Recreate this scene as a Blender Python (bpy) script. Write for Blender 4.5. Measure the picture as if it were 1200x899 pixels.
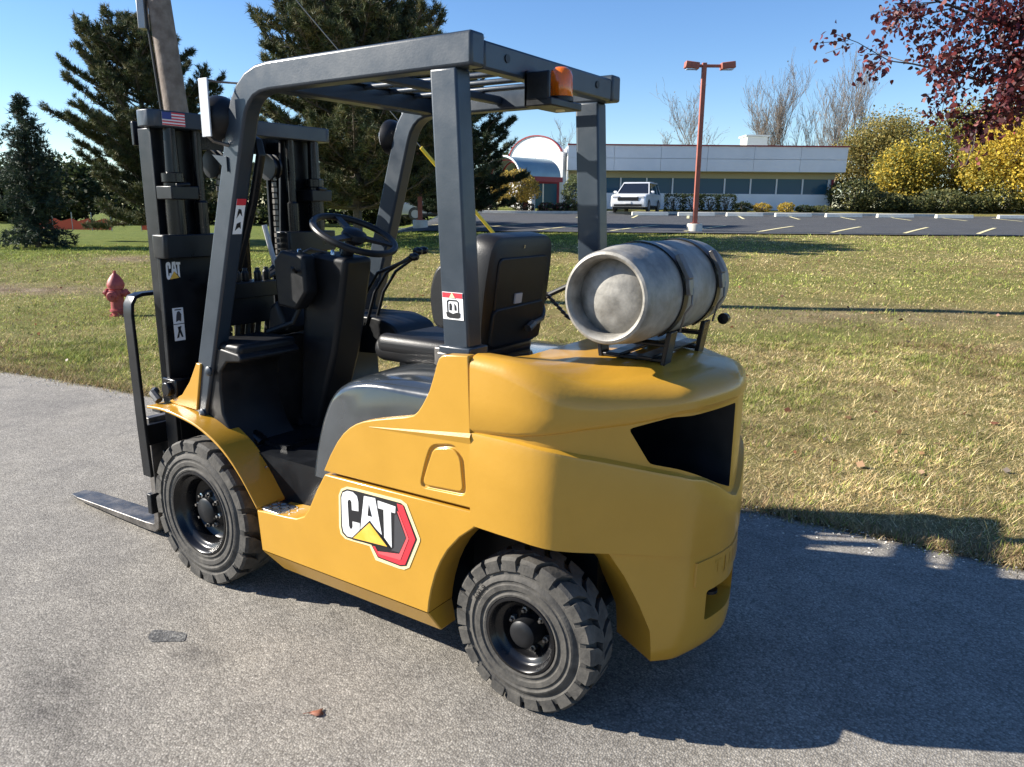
import bpy, bmesh, math, random
import numpy as np
from mathutils import Vector, Matrix

for o in list(bpy.data.objects):
    bpy.data.objects.remove(o, do_unlink=True)
scene = bpy.context.scene
COL = scene.collection

# ------------------------------------------------------------------ camera
CAM = Vector((-1.2035, 2.4007, 1.6155))
FW = Vector((0.54044, -0.81061, -0.22546))
RT = Vector((-0.83090, -0.55635, 0.00856))
UP = Vector((0.13238, -0.18271, 0.97421))
cd = bpy.data.cameras.new('camera')
cd.sensor_width = 36.0
cd.lens = 26.9
cd.clip_start = 0.05
cd.clip_end = 3000
cam = bpy.data.objects.new('camera', cd)
COL.objects.link(cam)
m = Matrix.Identity(4)
for i in range(3):
    m[i][0] = RT[i]; m[i][1] = UP[i]; m[i][2] = -FW[i]; m[i][3] = CAM[i]
cam.matrix_world = m
scene.camera = cam

# ------------------------------------------------------------------ sky and sun
SUN_EL = math.radians(29.0)
SUN_H = Vector((0.877, 0.480)).normalized()          # horizontal direction towards the sun
SUN_DIR = Vector((SUN_H.x * math.cos(SUN_EL), SUN_H.y * math.cos(SUN_EL), math.sin(SUN_EL)))
world = bpy.data.worlds.new('World')
scene.world = world
world.use_nodes = True
wn = world.node_tree.nodes
wl = world.node_tree.links
sky = wn.new('ShaderNodeTexSky')
sky.sky_type = 'NISHITA'
sky.sun_disc = False
sky.sun_elevation = SUN_EL
sky.sun_rotation = math.atan2(SUN_H.x, SUN_H.y)
sky.altitude = 200
sky.air_density = 1.0
sky.dust_density = 0.05
sky.ozone_density = 4.0
hs = wn.new('ShaderNodeHueSaturation')
hs.inputs['Saturation'].default_value = 1.14
hs.inputs['Hue'].default_value = 0.507
wl.new(sky.outputs[0], hs.inputs['Color'])
wl.new(hs.outputs[0], wn['Background'].inputs[0])
wn['Background'].inputs[1].default_value = 0.074
sd = bpy.data.lights.new('sun', 'SUN')
sd.energy = 4.8
sd.angle = math.radians(0.5)
sd.color = (1.0, 0.94, 0.84)
sun = bpy.data.objects.new('sun', sd)
COL.objects.link(sun)
sun.rotation_euler = (-SUN_DIR).to_track_quat('-Z', 'Y').to_euler()
sun.location = (8, 5, 12)
vs = scene.view_settings
vs.view_transform = 'Standard'
vs.look = 'None'
vs.gamma = 1.0
vs.use_curve_mapping = False
vs.exposure = 1.33

# ------------------------------------------------------------------ materials
def mat(name, col, rough=0.5, metal=0.0, coat=0.0, var=0.0, vscale=8.0, bump=0.0, bscale=60.0,
        col2=None, detail=4.0, emit=None, spec=0.5, rvar=0.0, trans=0.0, space='Object'):
    mt = bpy.data.materials.new(name)
    mt.use_nodes = True
    nt = mt.node_tree
    b = nt.nodes['Principled BSDF']
    b.inputs['Base Color'].default_value = (*col, 1)
    b.inputs['Roughness'].default_value = rough
    b.inputs['Metallic'].default_value = metal
    b.inputs['Coat Weight'].default_value = coat
    b.inputs['Coat Roughness'].default_value = 0.08
    b.inputs['Specular IOR Level'].default_value = spec
    if trans:
        b.inputs['Transmission Weight'].default_value = trans
    tc = nt.nodes.new('ShaderNodeTexCoord')
    if var or col2 or rvar:
        n = nt.nodes.new('ShaderNodeTexNoise')
        n.inputs['Scale'].default_value = vscale
        n.inputs['Detail'].default_value = detail
        n.inputs['Roughness'].default_value = 0.62
        nt.links.new(tc.outputs[space], n.inputs['Vector'])
        rp = nt.nodes.new('ShaderNodeValToRGB')
        rp.color_ramp.elements[0].position = 0.32
        rp.color_ramp.elements[1].position = 0.68
        c2 = col2 if col2 else tuple(min(1, c * (1 + var)) for c in col)
        c1 = col if col2 else tuple(c * (1 - var) for c in col)
        rp.color_ramp.elements[0].color = (*c1, 1)
        rp.color_ramp.elements[1].color = (*c2, 1)
        nt.links.new(n.outputs['Fac'], rp.inputs['Fac'])
        nt.links.new(rp.outputs['Color'], b.inputs['Base Color'])
        if rvar:
            mr = nt.nodes.new('ShaderNodeMapRange')
            mr.inputs['From Min'].default_value = 0.3
            mr.inputs['From Max'].default_value = 0.7
            mr.inputs['To Min'].default_value = max(0.02, rough - rvar)
            mr.inputs['To Max'].default_value = min(1, rough + rvar)
            nt.links.new(n.outputs['Fac'], mr.inputs['Value'])
            nt.links.new(mr.outputs['Result'], b.inputs['Roughness'])
    if bump:
        n2 = nt.nodes.new('ShaderNodeTexNoise')
        n2.inputs['Scale'].default_value = bscale
        n2.inputs['Detail'].default_value = 3
        nt.links.new(tc.outputs[space], n2.inputs['Vector'])
        bp = nt.nodes.new('ShaderNodeBump')
        bp.inputs['Strength'].default_value = bump
        bp.inputs['Distance'].default_value = 0.01
        nt.links.new(n2.outputs['Fac'], bp.inputs['Height'])
        nt.links.new(bp.outputs['Normal'], b.inputs['Normal'])
    if emit:
        b.inputs['Emission Color'].default_value = (*emit[0], 1)
        b.inputs['Emission Strength'].default_value = emit[1]
    return mt

def attr_mat(name, rough=0.8, trans=0.0, attr='Col', spec=0.3):
    """foliage material: colour from the mesh's own colour attribute, optional translucency"""
    mt = bpy.data.materials.new(name)
    mt.use_nodes = True
    nt = mt.node_tree
    b = nt.nodes['Principled BSDF']
    b.inputs['Roughness'].default_value = rough
    b.inputs['Specular IOR Level'].default_value = spec
    a = nt.nodes.new('ShaderNodeAttribute')
    a.attribute_name = attr
    nt.links.new(a.outputs['Color'], b.inputs['Base Color'])
    if trans:
        t = nt.nodes.new('ShaderNodeBsdfTranslucent')
        nt.links.new(a.outputs['Color'], t.inputs['Color'])
        mx = nt.nodes.new('ShaderNodeMixShader')
        mx.inputs[0].default_value = trans
        nt.links.new(b.outputs[0], mx.inputs[1])
        nt.links.new(t.outputs[0], mx.inputs[2])
        nt.links.new(mx.outputs[0], nt.nodes['Material Output'].inputs[0])
    return mt

M = {}
M['yellow'] = mat('yellow_paint', (0.485, 0.257, 0.026), 0.33, coat=0.35, var=0.045, vscale=5.0, rvar=0.06, bump=0.03, bscale=120)
M['yellow_cast'] = mat('yellow_cast_paint', (0.480, 0.254, 0.026), 0.36, coat=0.30, var=0.05, vscale=3.5, rvar=0.08, bump=0.045, bscale=70)
M['slate'] = mat('slate_paint', (0.021, 0.032, 0.046), 0.38, coat=0.08, var=0.07, vscale=7, rvar=0.08, bump=0.03, bscale=150)
M['black'] = mat('black_paint', (0.007, 0.008, 0.010), 0.36, spec=0.35, var=0.25, vscale=9, rvar=0.1)
M['gloss_black'] = mat('gloss_black_paint', (0.005, 0.005, 0.006), 0.26, spec=0.4, var=0.2, vscale=9, rvar=0.05)
M['plastic'] = mat('black_plastic', (0.009, 0.0095, 0.011), 0.45, spec=0.32, var=0.2, vscale=14, bump=0.05, bscale=300, rvar=0.08)
M['hood_black'] = mat('hood_plastic', (0.030, 0.036, 0.042), 0.16, coat=0.6, var=0.2, vscale=6, rvar=0.08)
M['vinyl'] = mat('seat_vinyl', (0.010, 0.010, 0.011), 0.42, spec=0.35, var=0.2, vscale=10, bump=0.12, bscale=260)
M['rubber'] = mat('tyre_rubber', (0.034, 0.032, 0.029), 0.82, col2=(0.088, 0.081, 0.070), vscale=22, bump=0.15, bscale=110)
M['chrome'] = mat('bright_steel', (0.62, 0.62, 0.62), 0.22, metal=1.0)
M['steel'] = mat('fork_steel', (0.085, 0.080, 0.075), 0.42, metal=0.7, col2=(0.24, 0.22, 0.20), vscale=10, rvar=0.12, bump=0.08)
M['tank'] = mat('tank_aluminium', (0.155, 0.146, 0.128), 0.55, metal=0.2, col2=(0.35, 0.332, 0.295), vscale=16, detail=12, rvar=0.12, bump=0.10, bscale=70)
M['hose'] = mat('hose_rubber', (0.010, 0.010, 0.010), 0.5)
M['amber'] = mat('amber_lens', (0.95, 0.20, 0.012), 0.12, trans=0.35, coat=0.3)
M['lens'] = mat('lamp_glass', (0.75, 0.76, 0.78), 0.08, metal=0.4)
M['mirror_grey'] = mat('pale_grey_paint', (0.45, 0.47, 0.49), 0.4, var=0.06)
M['white'] = mat('white_decal', (0.80, 0.80, 0.79), 0.45)
M['cream'] = mat('cream_decal', (0.80, 0.66, 0.36), 0.45)
M['decal_black'] = mat('black_decal', (0.014, 0.014, 0.016), 0.4)
M['decal_grey'] = mat('grey_decal', (0.055, 0.055, 0.06), 0.45)
M['decal_red'] = mat('red_decal', (0.62, 0.035, 0.05), 0.4)
M['decal_red2'] = mat('light_red_decal', (0.74, 0.10, 0.11), 0.4)
M['decal_yellow'] = mat('yellow_decal', (0.78, 0.42, 0.035), 0.4, col2=(0.86, 0.56, 0.12), vscale=10)
M['decal_blue'] = mat('blue_decal', (0.03, 0.05, 0.22), 0.4)
M['tread'] = mat('tread_plate', (0.20, 0.20, 0.20), 0.34, metal=0.85, var=0.2, vscale=30, rvar=0.1)

# ------------------------------------------------------------------ mesh helpers
def tag(o, label=None, cat=None, group=None, kind=None):
    if label: o['label'] = label
    if cat: o['category'] = cat
    if group: o['group'] = group
    if kind: o['kind'] = kind
    return o

def empty(name, loc=(0, 0, 0), rz=0.0):
    o = bpy.data.objects.new(name, None)
    o.empty_display_size = 0.1
    COL.objects.link(o)
    o.location = loc
    o.rotation_euler = (0, 0, rz)
    return o

class MB:
    """collects shapes, build() links them as ONE mesh object"""
    def __init__(s):
        s.v = []; s.f = []; s.c = []
    def add(s, vs, fs, mtx=None):
        k = len(s.v)
        if mtx is not None:
            vs = [mtx @ Vector(p) for p in vs]
        s.v.extend([tuple(p) for p in vs])
        s.f.extend([tuple(i + k for i in f) for f in fs])
        return s
    def box(s, c, d, mtx=None, rot=None):
        x, y, z = (d[0] / 2, d[1] / 2, d[2] / 2)
        vs = [Vector((sx * x, sy * y, sz * z)) for sz in (-1, 1) for sy in (-1, 1) for sx in (-1, 1)]
        if rot is not None:
            vs = [rot @ p for p in vs]
        vs = [p + Vector(c) for p in vs]
        return s.add(vs, [(0, 2, 3, 1), (4, 5, 7, 6), (0, 1, 5, 4), (2, 6, 7, 3), (0, 4, 6, 2), (1, 3, 7, 5)], mtx)
    def box2(s, a, b, mtx=None):
        return s.box([(a[i] + b[i]) / 2 for i in range(3)], [abs(b[i] - a[i]) for i in range(3)], mtx)
    def prism(s, poly, a, b, axis='y', mtx=None):
        """poly: 2-D outline, extruded from a to b along axis (y: poly is x,z; x: poly is y,z; z: poly is x,y)"""
        def p3(p, t):
            return {'y': (p[0], t, p[1]), 'x': (t, p[0], p[1]), 'z': (p[0], p[1], t)}[axis]
        n = len(poly)
        vs = [p3(p, a) for p in poly] + [p3(p, b) for p in poly]
        fs = [tuple(range(n)), tuple(range(2 * n - 1, n - 1, -1))]
        fs += [(i, i + n, (i + 1) % n + n, (i + 1) % n) for i in range(n)]
        return s.add(vs, fs, mtx)
    def lathe(s, prof, n=32, axis='y', c=(0, 0, 0), mtx=None, closed=False, caps=True):
        """prof: (radius, t along axis)"""
        vs = []
        for (r, t) in prof:
            for k in range(n):
                a = 2 * math.pi * k / n
                u, w = r * math.cos(a), r * math.sin(a)
                q = {'y': (u, t, w), 'x': (t, u, w), 'z': (u, w, t)}[axis]
                vs.append((q[0] + c[0], q[1] + c[1], q[2] + c[2]))
        fs = []
        m_ = len(prof)
        for j in range(m_ if closed else m_ - 1):
            j2 = (j + 1) % m_
            for k in range(n):
                k2 = (k + 1) % n
                fs.append((j * n + k, j * n + k2, j2 * n + k2, j2 * n + k))
        if not closed and caps:
            if prof[0][0] > 1e-5: fs.append(tuple(range(n)))
            if prof[-1][0] > 1e-5: fs.append(tuple((m_ - 1) * n + k for k in reversed(range(n))))
        return s.add(vs, fs, mtx)
    def tube(s, pts, r, n=10, caps=True, mtx=None):
        """round tube through pts, r a number or one radius per point"""
        P = [Vector(p) for p in pts]
        R = r if isinstance(r, (list, tuple)) else [r] * len(P)
        vs = []; fs = []
        t0 = (P[1] - P[0]).normalized()
        ref = Vector((0, 0, 1)) if abs(t0.z) < 0.9 else Vector((1, 0, 0))
        u = t0.cross(ref).normalized()
        for i, p in enumerate(P):
            t = (P[min(i + 1, len(P) - 1)] - P[max(i - 1, 0)]).normalized()
            u = (u - t * u.dot(t)).normalized()
            w = t.cross(u)
            for k in range(n):
                a = 2 * math.pi * k / n
                vs.append(p + (u * math.cos(a) + w * math.sin(a)) * R[i])
        for i in range(len(P) - 1):
            for k in range(n):
                k2 = (k + 1) % n
                fs.append((i * n + k, i * n + k2, (i + 1) * n + k2, (i + 1) * n + k))
        if caps:
            fs.append(tuple(reversed(range(n))))
            fs.append(tuple((len(P) - 1) * n + k for k in range(n)))
        return s.add(vs, fs, mtx)
    def sweep_xz(s, pts, y0, y1, w, mtx=None):
        """rectangular bar following pts (x,z), width w in the plane, from y0 to y1"""
        vs = []; fs = []
        for i, p in enumerate(pts):
            a = Vector(pts[max(i - 1, 0)]); b = Vector(pts[min(i + 1, len(pts) - 1)])
            t = (b - a).normalized(); n_ = Vector((-t.y, t.x))
            q = Vector(p)
            o, k = q + n_ * w / 2, q - n_ * w / 2
            vs += [(o.x, y0, o.y), (o.x, y1, o.y), (k.x, y1, k.y), (k.x, y0, k.y)]
        for i in range(len(pts) - 1):
            for k in range(4):
                k2 = (k + 1) % 4
                fs.append((4 * i + k, 4 * i + k2, 4 * i + 4 + k2, 4 * i + 4 + k))
        fs.append((0, 3, 2, 1)); e = 4 * (len(pts) - 1)
        fs.append((e, e + 1, e + 2, e + 3))
        return s.add(vs, fs, mtx)
    def build(s, name, mt, parent=None, smooth=35, bevel=0, seg=2, loc=None, sub=0, fix=True):
        me = bpy.data.meshes.new(name)
        me.from_pydata(s.v, [], s.f)
        if fix:
            bm = bmesh.new(); bm.from_mesh(me)
            bmesh.ops.recalc_face_normals(bm, faces=bm.faces[:])
            bm.to_mesh(me); bm.free()
        if mt is not None:
            me.materials.append(M[mt] if isinstance(mt, str) else mt)
        o = bpy.data.objects.new(name, me)
        COL.objects.link(o)
        if parent is not None: o.parent = parent
        if loc is not None: o.location = loc
        finish(o, smooth, bevel, seg, sub)
        return o

def finish(o, smooth=35, bevel=0, seg=2, sub=0):
    me = o.data
    if bevel:
        b = o.modifiers.new('bevel', 'BEVEL')
        b.width = bevel; b.segments = seg; b.limit_method = 'ANGLE'; b.angle_limit = math.radians(28)
        b.harden_normals = False
    if sub:
        b = o.modifiers.new('subsurf', 'SUBSURF'); b.levels = sub; b.render_levels = sub
    if smooth:
        me.polygons.foreach_set('use_smooth', [True] * len(me.polygons))
        if not sub:
            me.set_sharp_from_angle(angle=math.radians(smooth + (25 if bevel else 0)))
    me.update()

def cut(o, cutter):
    """subtract cutter (MB) from the mesh of o for good"""
    c = cutter.build('cutter', None, smooth=0)
    md = o.modifiers.new('cut', 'BOOLEAN'); md.object = c; md.operation = 'DIFFERENCE'; md.solver = 'EXACT'
    dg = bpy.context.evaluated_depsgraph_get()
    bpy.context.view_layer.update()
    me = bpy.data.meshes.new_from_object(o.evaluated_get(dg), depsgraph=dg)
    o.modifiers.remove(md)
    old = o.data; o.data = me
    bpy.data.meshes.remove(old)
    bpy.data.objects.remove(c, do_unlink=True)

def text_polys(txt, size):
    cu = bpy.data.curves.new('t', 'FONT'); cu.body = txt; cu.size = size; cu.align_x = 'CENTER'
    cu.extrude = 0.0
    ob = bpy.data.objects.new('t', cu); COL.objects.link(ob)
    bpy.context.view_layer.update()
    dg = bpy.context.evaluated_depsgraph_get()
    me = bpy.data.meshes.new_from_object(ob.evaluated_get(dg))
    vs = [tuple(v.co) for v in me.vertices]; fs = [tuple(p.vertices) for p in me.polygons]
    bpy.data.meshes.remove(me); bpy.data.objects.remove(ob, do_unlink=True); bpy.data.curves.remove(cu)
    return vs, fs

def arc(c, r, a0, a1, n):
    return [(c[0] + r * math.cos(math.radians(a0 + (a1 - a0) * i / n)), c[1] + r * math.sin(math.radians(a0 + (a1 - a0) * i / n))) for i in range(n + 1)]

def smooth_poly(pts, it=2, closed=True):
    """Chaikin rounding of an outline"""
    for _ in range(it):
        q = []
        n = len(pts)
        for i in range(n if closed else n - 1):
            a, b = pts[i], pts[(i + 1) % n]
            q.append((a[0] * .75 + b[0] * .25, a[1] * .75 + b[1] * .25))
            q.append((a[0] * .25 + b[0] * .75, a[1] * .25 + b[1] * .75))
        if not closed:
            q = [pts[0]] + q + [pts[-1]]
        pts = q
    return pts

def round_corners(pts, r, n=4):
    """each corner of an outline replaced by a small arc of about radius r"""
    out = []
    k = len(pts)
    for i in range(k):
        p = Vector(pts[i]); a = Vector(pts[i - 1]); b = Vector(pts[(i + 1) % k])
        da, db = (a - p), (b - p)
        ra = min(r, da.length * .45); rb = min(r, db.length * .45)
        q0 = p + da.normalized() * ra; q1 = p + db.normalized() * rb
        for j in range(n + 1):
            t = j / n
            q = q0 * (1 - t) ** 2 + p * 2 * t * (1 - t) + q1 * t * t
            out.append((q.x, q.y))
    return out

# ------------------------------------------------------------------ ground shape
HX, HY = 0.55473, -0.83203                     # viewing direction on the ground
RX, RY = -0.83203, -0.55473                    # to the right of it
def W2(d, l):
    """distance ahead, distance to the right -> x, y"""
    return (CAM.x + HX * d + RX * l, CAM.y + HY * d + RY * l)
def sstep(t):
    t = np.clip(t, 0, 1)
    return t * t * (3 - 2 * t)
_D = np.arange(0, 400, 0.5)
def _tab(pts):
    xs = [p[0] for p in pts]; ys = [p[1] for p in pts]
    t = np.interp(_D, xs, ys)
    k = np.ones(9) / 9
    tp = np.concatenate([np.full(8, t[0]), t, np.full(8, t[-1])])
    return np.convolve(np.convolve(tp, k, 'same'), k, 'same')[8:-8]
_ZR = _tab([(0, 0), (5, 0), (8, 0.02), (12.5, 0.15), (18, 0.36), (22, 0.53), (27, 0.80), (44, 1.17), (51, 1.55), (70, 1.75), (120, 1.9), (400, 2)])
_ZL = _tab([(0, 0), (6, -0.02), (8, -0.07), (12.3, -0.21), (15, -0.17), (18, -0.05), (21, 0.12), (25, 0.18), (31, 0.28), (42, 0.20), (60, 0.05), (120, 0.1), (400, .5)])
def road_edge(x):
    x = np.asarray(x, float)
    t = np.clip(x - 1.5, 0, 12)
    return -1.66 + 0.125 * t * sstep(t / 1.5) - 0.02 * np.clip(-x - 2, 0, 40)
def ground(x, y):
    x = np.asarray(x, float); y = np.asarray(y, float)
    d = (x - CAM.x) * HX + (y - CAM.y) * HY
    l = (x - CAM.x) * RX + (y - CAM.y) * RY
    zr = np.interp(d, _D, _ZR); zl = np.interp(d, _D, _ZL)
    w = sstep((-l - 3.2) / 3.0)
    z = zr * (1 - w) + zl * w
    e = road_edge(x)
    return z * sstep((e - y) / 2.5)
def gz(x, y):
    return float(ground(x, y))
def G(d, l, dz=0.0):
    x, y = W2(d, l)
    return (x, y, gz(x, y) + dz)
_rng = np.random.RandomState(7)
_LAT = _rng.rand(256, 256)
def vnoise(x, y, s=1.0, o=0):
    """value noise, 0..1"""
    x = np.asarray(x, float) * s + 17.3 + o * 31.7; y = np.asarray(y, float) * s + 9.1 + o * 12.9
    xi = np.floor(x).astype(int); yi = np.floor(y).astype(int)
    fx = sstep(x - xi); fy = sstep(y - yi)
    g = lambda a, b: _LAT[a % 256, b % 256]
    return (g(xi, yi) * (1 - fx) + g(xi + 1, yi) * fx) * (1 - fy) + (g(xi, yi + 1) * (1 - fx) + g(xi + 1, yi + 1) * fx) * fy
def fbm(x, y, s=1.0, o=0, k=4):
    a = 0; t = 0
    for i in range(k):
        a = a + vnoise(x, y, s * 2 ** i, o + i) * 0.5 ** i; t += 0.5 ** i
    return a / t

# ------------------------------------------------------------------ the setting: lawn, driveway, parking lot
def node_mat(name):
    mt = bpy.data.materials.new(name); mt.use_nodes = True
    nt = mt.node_tree
    return mt, nt, nt.nodes['Principled BSDF']
def nnoise(nt, vec, scale, detail=4, rough=0.6):
    n = nt.nodes.new('ShaderNodeTexNoise'); n.inputs['Scale'].default_value = scale
    n.inputs['Detail'].default_value = detail; n.inputs['Roughness'].default_value = rough
    nt.links.new(vec, n.inputs['Vector']); return n.outputs['Fac']
def nramp(nt, fac, stops):
    r = nt.nodes.new('ShaderNodeValToRGB')
    e = r.color_ramp.elements
    while len(e) < len(stops): e.new(0.5)
    for i, (p, c) in enumerate(stops):
        e[i].position = p; e[i].color = (*c, 1) if len(c) == 3 else c
    nt.links.new(fac, r.inputs['Fac']); return r.outputs['Color']
def nmix(nt, fac, a, b, mode='MIX'):
    x = nt.nodes.new('ShaderNodeMix'); x.data_type = 'RGBA'; x.blend_type = mode
    if isinstance(fac, (int, float)): x.inputs[0].default_value = fac
    else: nt.links.new(fac, x.inputs[0])
    for i, q in ((6, a), (7, b)):
        if isinstance(q, tuple): x.inputs[i].default_value = (*q, 1)
        else: nt.links.new(q, x.inputs[i])
    return x.outputs[2]
def nbump(nt, b, h, strength, dist, prev=None):
    bp = nt.nodes.new('ShaderNodeBump'); bp.inputs['Strength'].default_value = strength; bp.inputs['Distance'].default_value = dist
    nt.links.new(h, bp.inputs['Height'])
    if prev is not None: nt.links.new(prev, bp.inputs['Normal'])
    nt.links.new(bp.outputs[0], b.inputs['Normal']); return bp.outputs[0]

def asphalt(name, lo, hi, stone=105.0, stain=(0.42, 0.42, 0.44), bump=0.9, edge=False):
    mt, nt, b = node_mat(name)
    tc = nt.nodes.new('ShaderNodeTexCoord').outputs['Object']
    v = nt.nodes.new('ShaderNodeTexVoronoi'); v.inputs['Scale'].default_value = stone
    nt.links.new(tc, v.inputs['Vector'])
    v2 = nt.nodes.new('ShaderNodeTexVoronoi'); v2.inputs['Scale'].default_value = stone * 2.1
    nt.links.new(tc, v2.inputs['Vector'])
    sep = nt.nodes.new('ShaderNodeSeparateColor'); nt.links.new(v.outputs['Color'], sep.inputs[0])
    mid = tuple((a + c) / 2 for a, c in zip(lo, hi))
    stones = nramp(nt, sep.outputs[0], [(0.0, tuple(a * .75 for a in lo)), (0.25, lo), (0.6, mid), (0.9, hi), (1.0, tuple(a * 1.25 for a in hi))])
    gaps = nramp(nt, v.outputs['Distance'], [(0.35, (1, 1, 1)), (0.80, (0.50, 0.50, 0.50))])
    c = nmix(nt, 0.70, stones, gaps, 'MULTIPLY')
    big = nramp(nt, nnoise(nt, tc, 0.9, 6, 0.65), [(0.28, (0.78, 0.78, 0.80)), (0.5, (1, 1, 1)), (0.72, (1.13, 1.12, 1.09))])
    c = nmix(nt, 1.0, c, big, 'MULTIPLY')
    med = nramp(nt, nnoise(nt, tc, 6.0, 5, 0.7), [(0.30, (0.80, 0.80, 0.80)), (0.62, (1.06, 1.06, 1.05))])
    c = nmix(nt, 1.0, c, med, 'MULTIPLY')
    st = nramp(nt, nnoise(nt, tc, 1.7, 7, 0.72), [(0.60, (0, 0, 0)), (0.78, (.8, .8, .8))])
    c = nmix(nt, st, c, nmix(nt, 1.0, c, stain, 'MULTIPLY'))
    if edge:
        a = nt.nodes.new('ShaderNodeAttribute'); a.attribute_name = 'edge'
        c = nmix(nt, a.outputs['Fac'], c, nmix(nt, 1.0, c, (1.35, 1.32, 1.25), 'MULTIPLY'))
        a2 = nt.nodes.new('ShaderNodeAttribute'); a2.attribute_name = 'oil'
        mul = nt.nodes.new('ShaderNodeMath'); mul.operation = 'MULTIPLY'
        rr_n = nt.nodes.new('ShaderNodeMapRange'); rr_n.inputs['From Min'].default_value = .3; rr_n.inputs['From Max'].default_value = .6
        nt.links.new(a2.outputs['Fac'], mul.inputs[0])
        nt.links.new(nnoise(nt, tc, 9.0, 6, 0.7), rr_n.inputs['Value']); nt.links.new(rr_n.outputs[0], mul.inputs[1])
        c = nmix(nt, mul.outputs[0], c, nmix(nt, 1.0, c, (0.45, 0.45, 0.46), 'MULTIPLY'))
    nt.links.new(c, b.inputs['Base Color'])
    b.inputs['Roughness'].default_value = 0.85
    b.inputs['Specular IOR Level'].default_value = 0.25
    inv = nt.nodes.new('ShaderNodeMath'); inv.operation = 'SUBTRACT'; inv.inputs[0].default_value = 1.0
    nt.links.new(v.outputs['Distance'], inv.inputs[1])
    add = nt.nodes.new('ShaderNodeMath'); add.operation = 'MULTIPLY_ADD'; add.inputs[1].default_value = 1.0
    nt.links.new(inv.outputs[0], add.inputs[0]); nt.links.new(sep.outputs[1], add.inputs[2])
    nbump(nt, b, add.outputs[0], bump * .5, 0.0045)
    return mt
M['driveway'] = asphalt('driveway_asphalt', (0.228, 0.210, 0.184), (0.330, 0.307, 0.270), stone=135, edge=True)
M['lot'] = asphalt('lot_asphalt', (0.062, 0.064, 0.068), (0.105, 0.107, 0.110), stone=60, stain=(0.7, 0.7, 0.7), bump=0.3)
M['line_paint'] = mat('line_paint', (0.62, 0.52, 0.20), 0.7, col2=(0.75, 0.70, 0.48), vscale=7)
M['concrete'] = mat('concrete', (0.46, 0.43, 0.37), 0.8, col2=(0.62, 0.59, 0.52), vscale=5, bump=0.2, bscale=40)

def lawn_material():
    mt, nt, b = node_mat('lawn_soil')
    tc = nt.nodes.new('ShaderNodeTexCoord').outputs['Object']
    n1 = nnoise(nt, tc, 0.30, 6, 0.62); n2 = nnoise(nt, tc, 2.2, 5, 0.65); n3 = nnoise(nt, tc, 38.0, 4, 0.7)
    c = nramp(nt, n1, [(0.34, (0.155, 0.165, 0.040)), (0.52, (0.235, 0.205, 0.068)), (0.70, (0.30, 0.235, 0.10))])
    c = nmix(nt, 0.55, c, nramp(nt, n2, [(0.33, (0.09, 0.105, 0.028)), (0.5, (0.20, 0.17, 0.065)), (0.68, (0.31, 0.24, 0.12))]))
    a = nt.nodes.new('ShaderNodeAttribute'); a.attribute_name = 'dirt'
    c = nmix(nt, a.outputs['Fac'], c, nramp(nt, n2, [(0.3, (0.16, 0.115, 0.075)), (0.7, (0.33, 0.26, 0.18))]))
    g = nt.nodes.new('ShaderNodeAttribute'); g.attribute_name = 'green'
    c = nmix(nt, g.outputs['Fac'], c, nramp(nt, n2, [(0.3, (0.095, 0.135, 0.026)), (0.7, (0.18, 0.20, 0.046))]))
    c = nmix(nt, 1.0, c, nramp(nt, n3, [(0.3, (0.55, 0.55, 0.55)), (0.7, (1.2, 1.2, 1.2))]), 'MULTIPLY')
    nt.links.new(c, b.inputs['Base Color'])
    b.inputs['Roughness'].default_value = 0.95
    b.inputs['Specular IOR Level'].default_value = 0.1
    nbump(nt, b, n3, 0.8, 0.04)
    return mt
M['lawn'] = lawn_material()

def blob(x, y, d, l, rd, rl):
    """soft spot around distance d, offset l"""
    cx, cy = W2(d, l)
    u = (x - cx) * HX + (y - cy) * HY; v = (x - cx) * RX + (y - cy) * RY
    return np.exp(-(u / rd) ** 2 - (v / rl) ** 2)
def dirt_map(x, y):
    q = 1.0 * blob(x, y, 15.6, -11.5, 0.9, 4.0) + 0.95 * blob(x, y, 21.5, -10.7, 1.2, 1.6) + 0.55 * blob(x, y, 11.0, 5.0, 1.0, 2.2)
    q = q + 0.45 * blob(x, y, 8.6, 6.5, .5, 1.6) + 0.35 * blob(x, y, 19.0, -14, 2.0, 3.0)
    e = road_edge(x)
    q = q + 0.75 * np.exp(-np.clip(e - y, 0, 9) / 0.16)
    q = q + 0.6 * blob(x, y, 8.6, -6.3, .35, .7)
    return np.clip(q * (0.45 + 1.1 * fbm(x, y, 1.6, 3)), 0, 1)
def green_map(x, y):
    d = (x - CAM.x) * HX + (y - CAM.y) * HY; l = (x - CAM.x) * RX + (y - CAM.y) * RY
    g = 0.85 * sstep((d - 18) / 6.0) * (1 - 0.75 * sstep((l - 2) / 6.0)) + 0.40 * sstep((-l - 1) / 4)
    g = g + 0.55 * blob(x, y, 9.4, 3.4, .5, 1.5) + 0.4 * blob(x, y, 8.0, 6.5, .6, 2) + 0.35 * blob(x, y, 15, 7, 2.5, 6)
    g = g + 0.3 * blob(x, y, 6.3, 1.9, .3, .3)
    g = g * (0.3 + 1.4 * fbm(x, y, 0.55, 11))
    return np.clip(g * (1 - dirt_map(x, y)), 0, 1)

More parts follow.
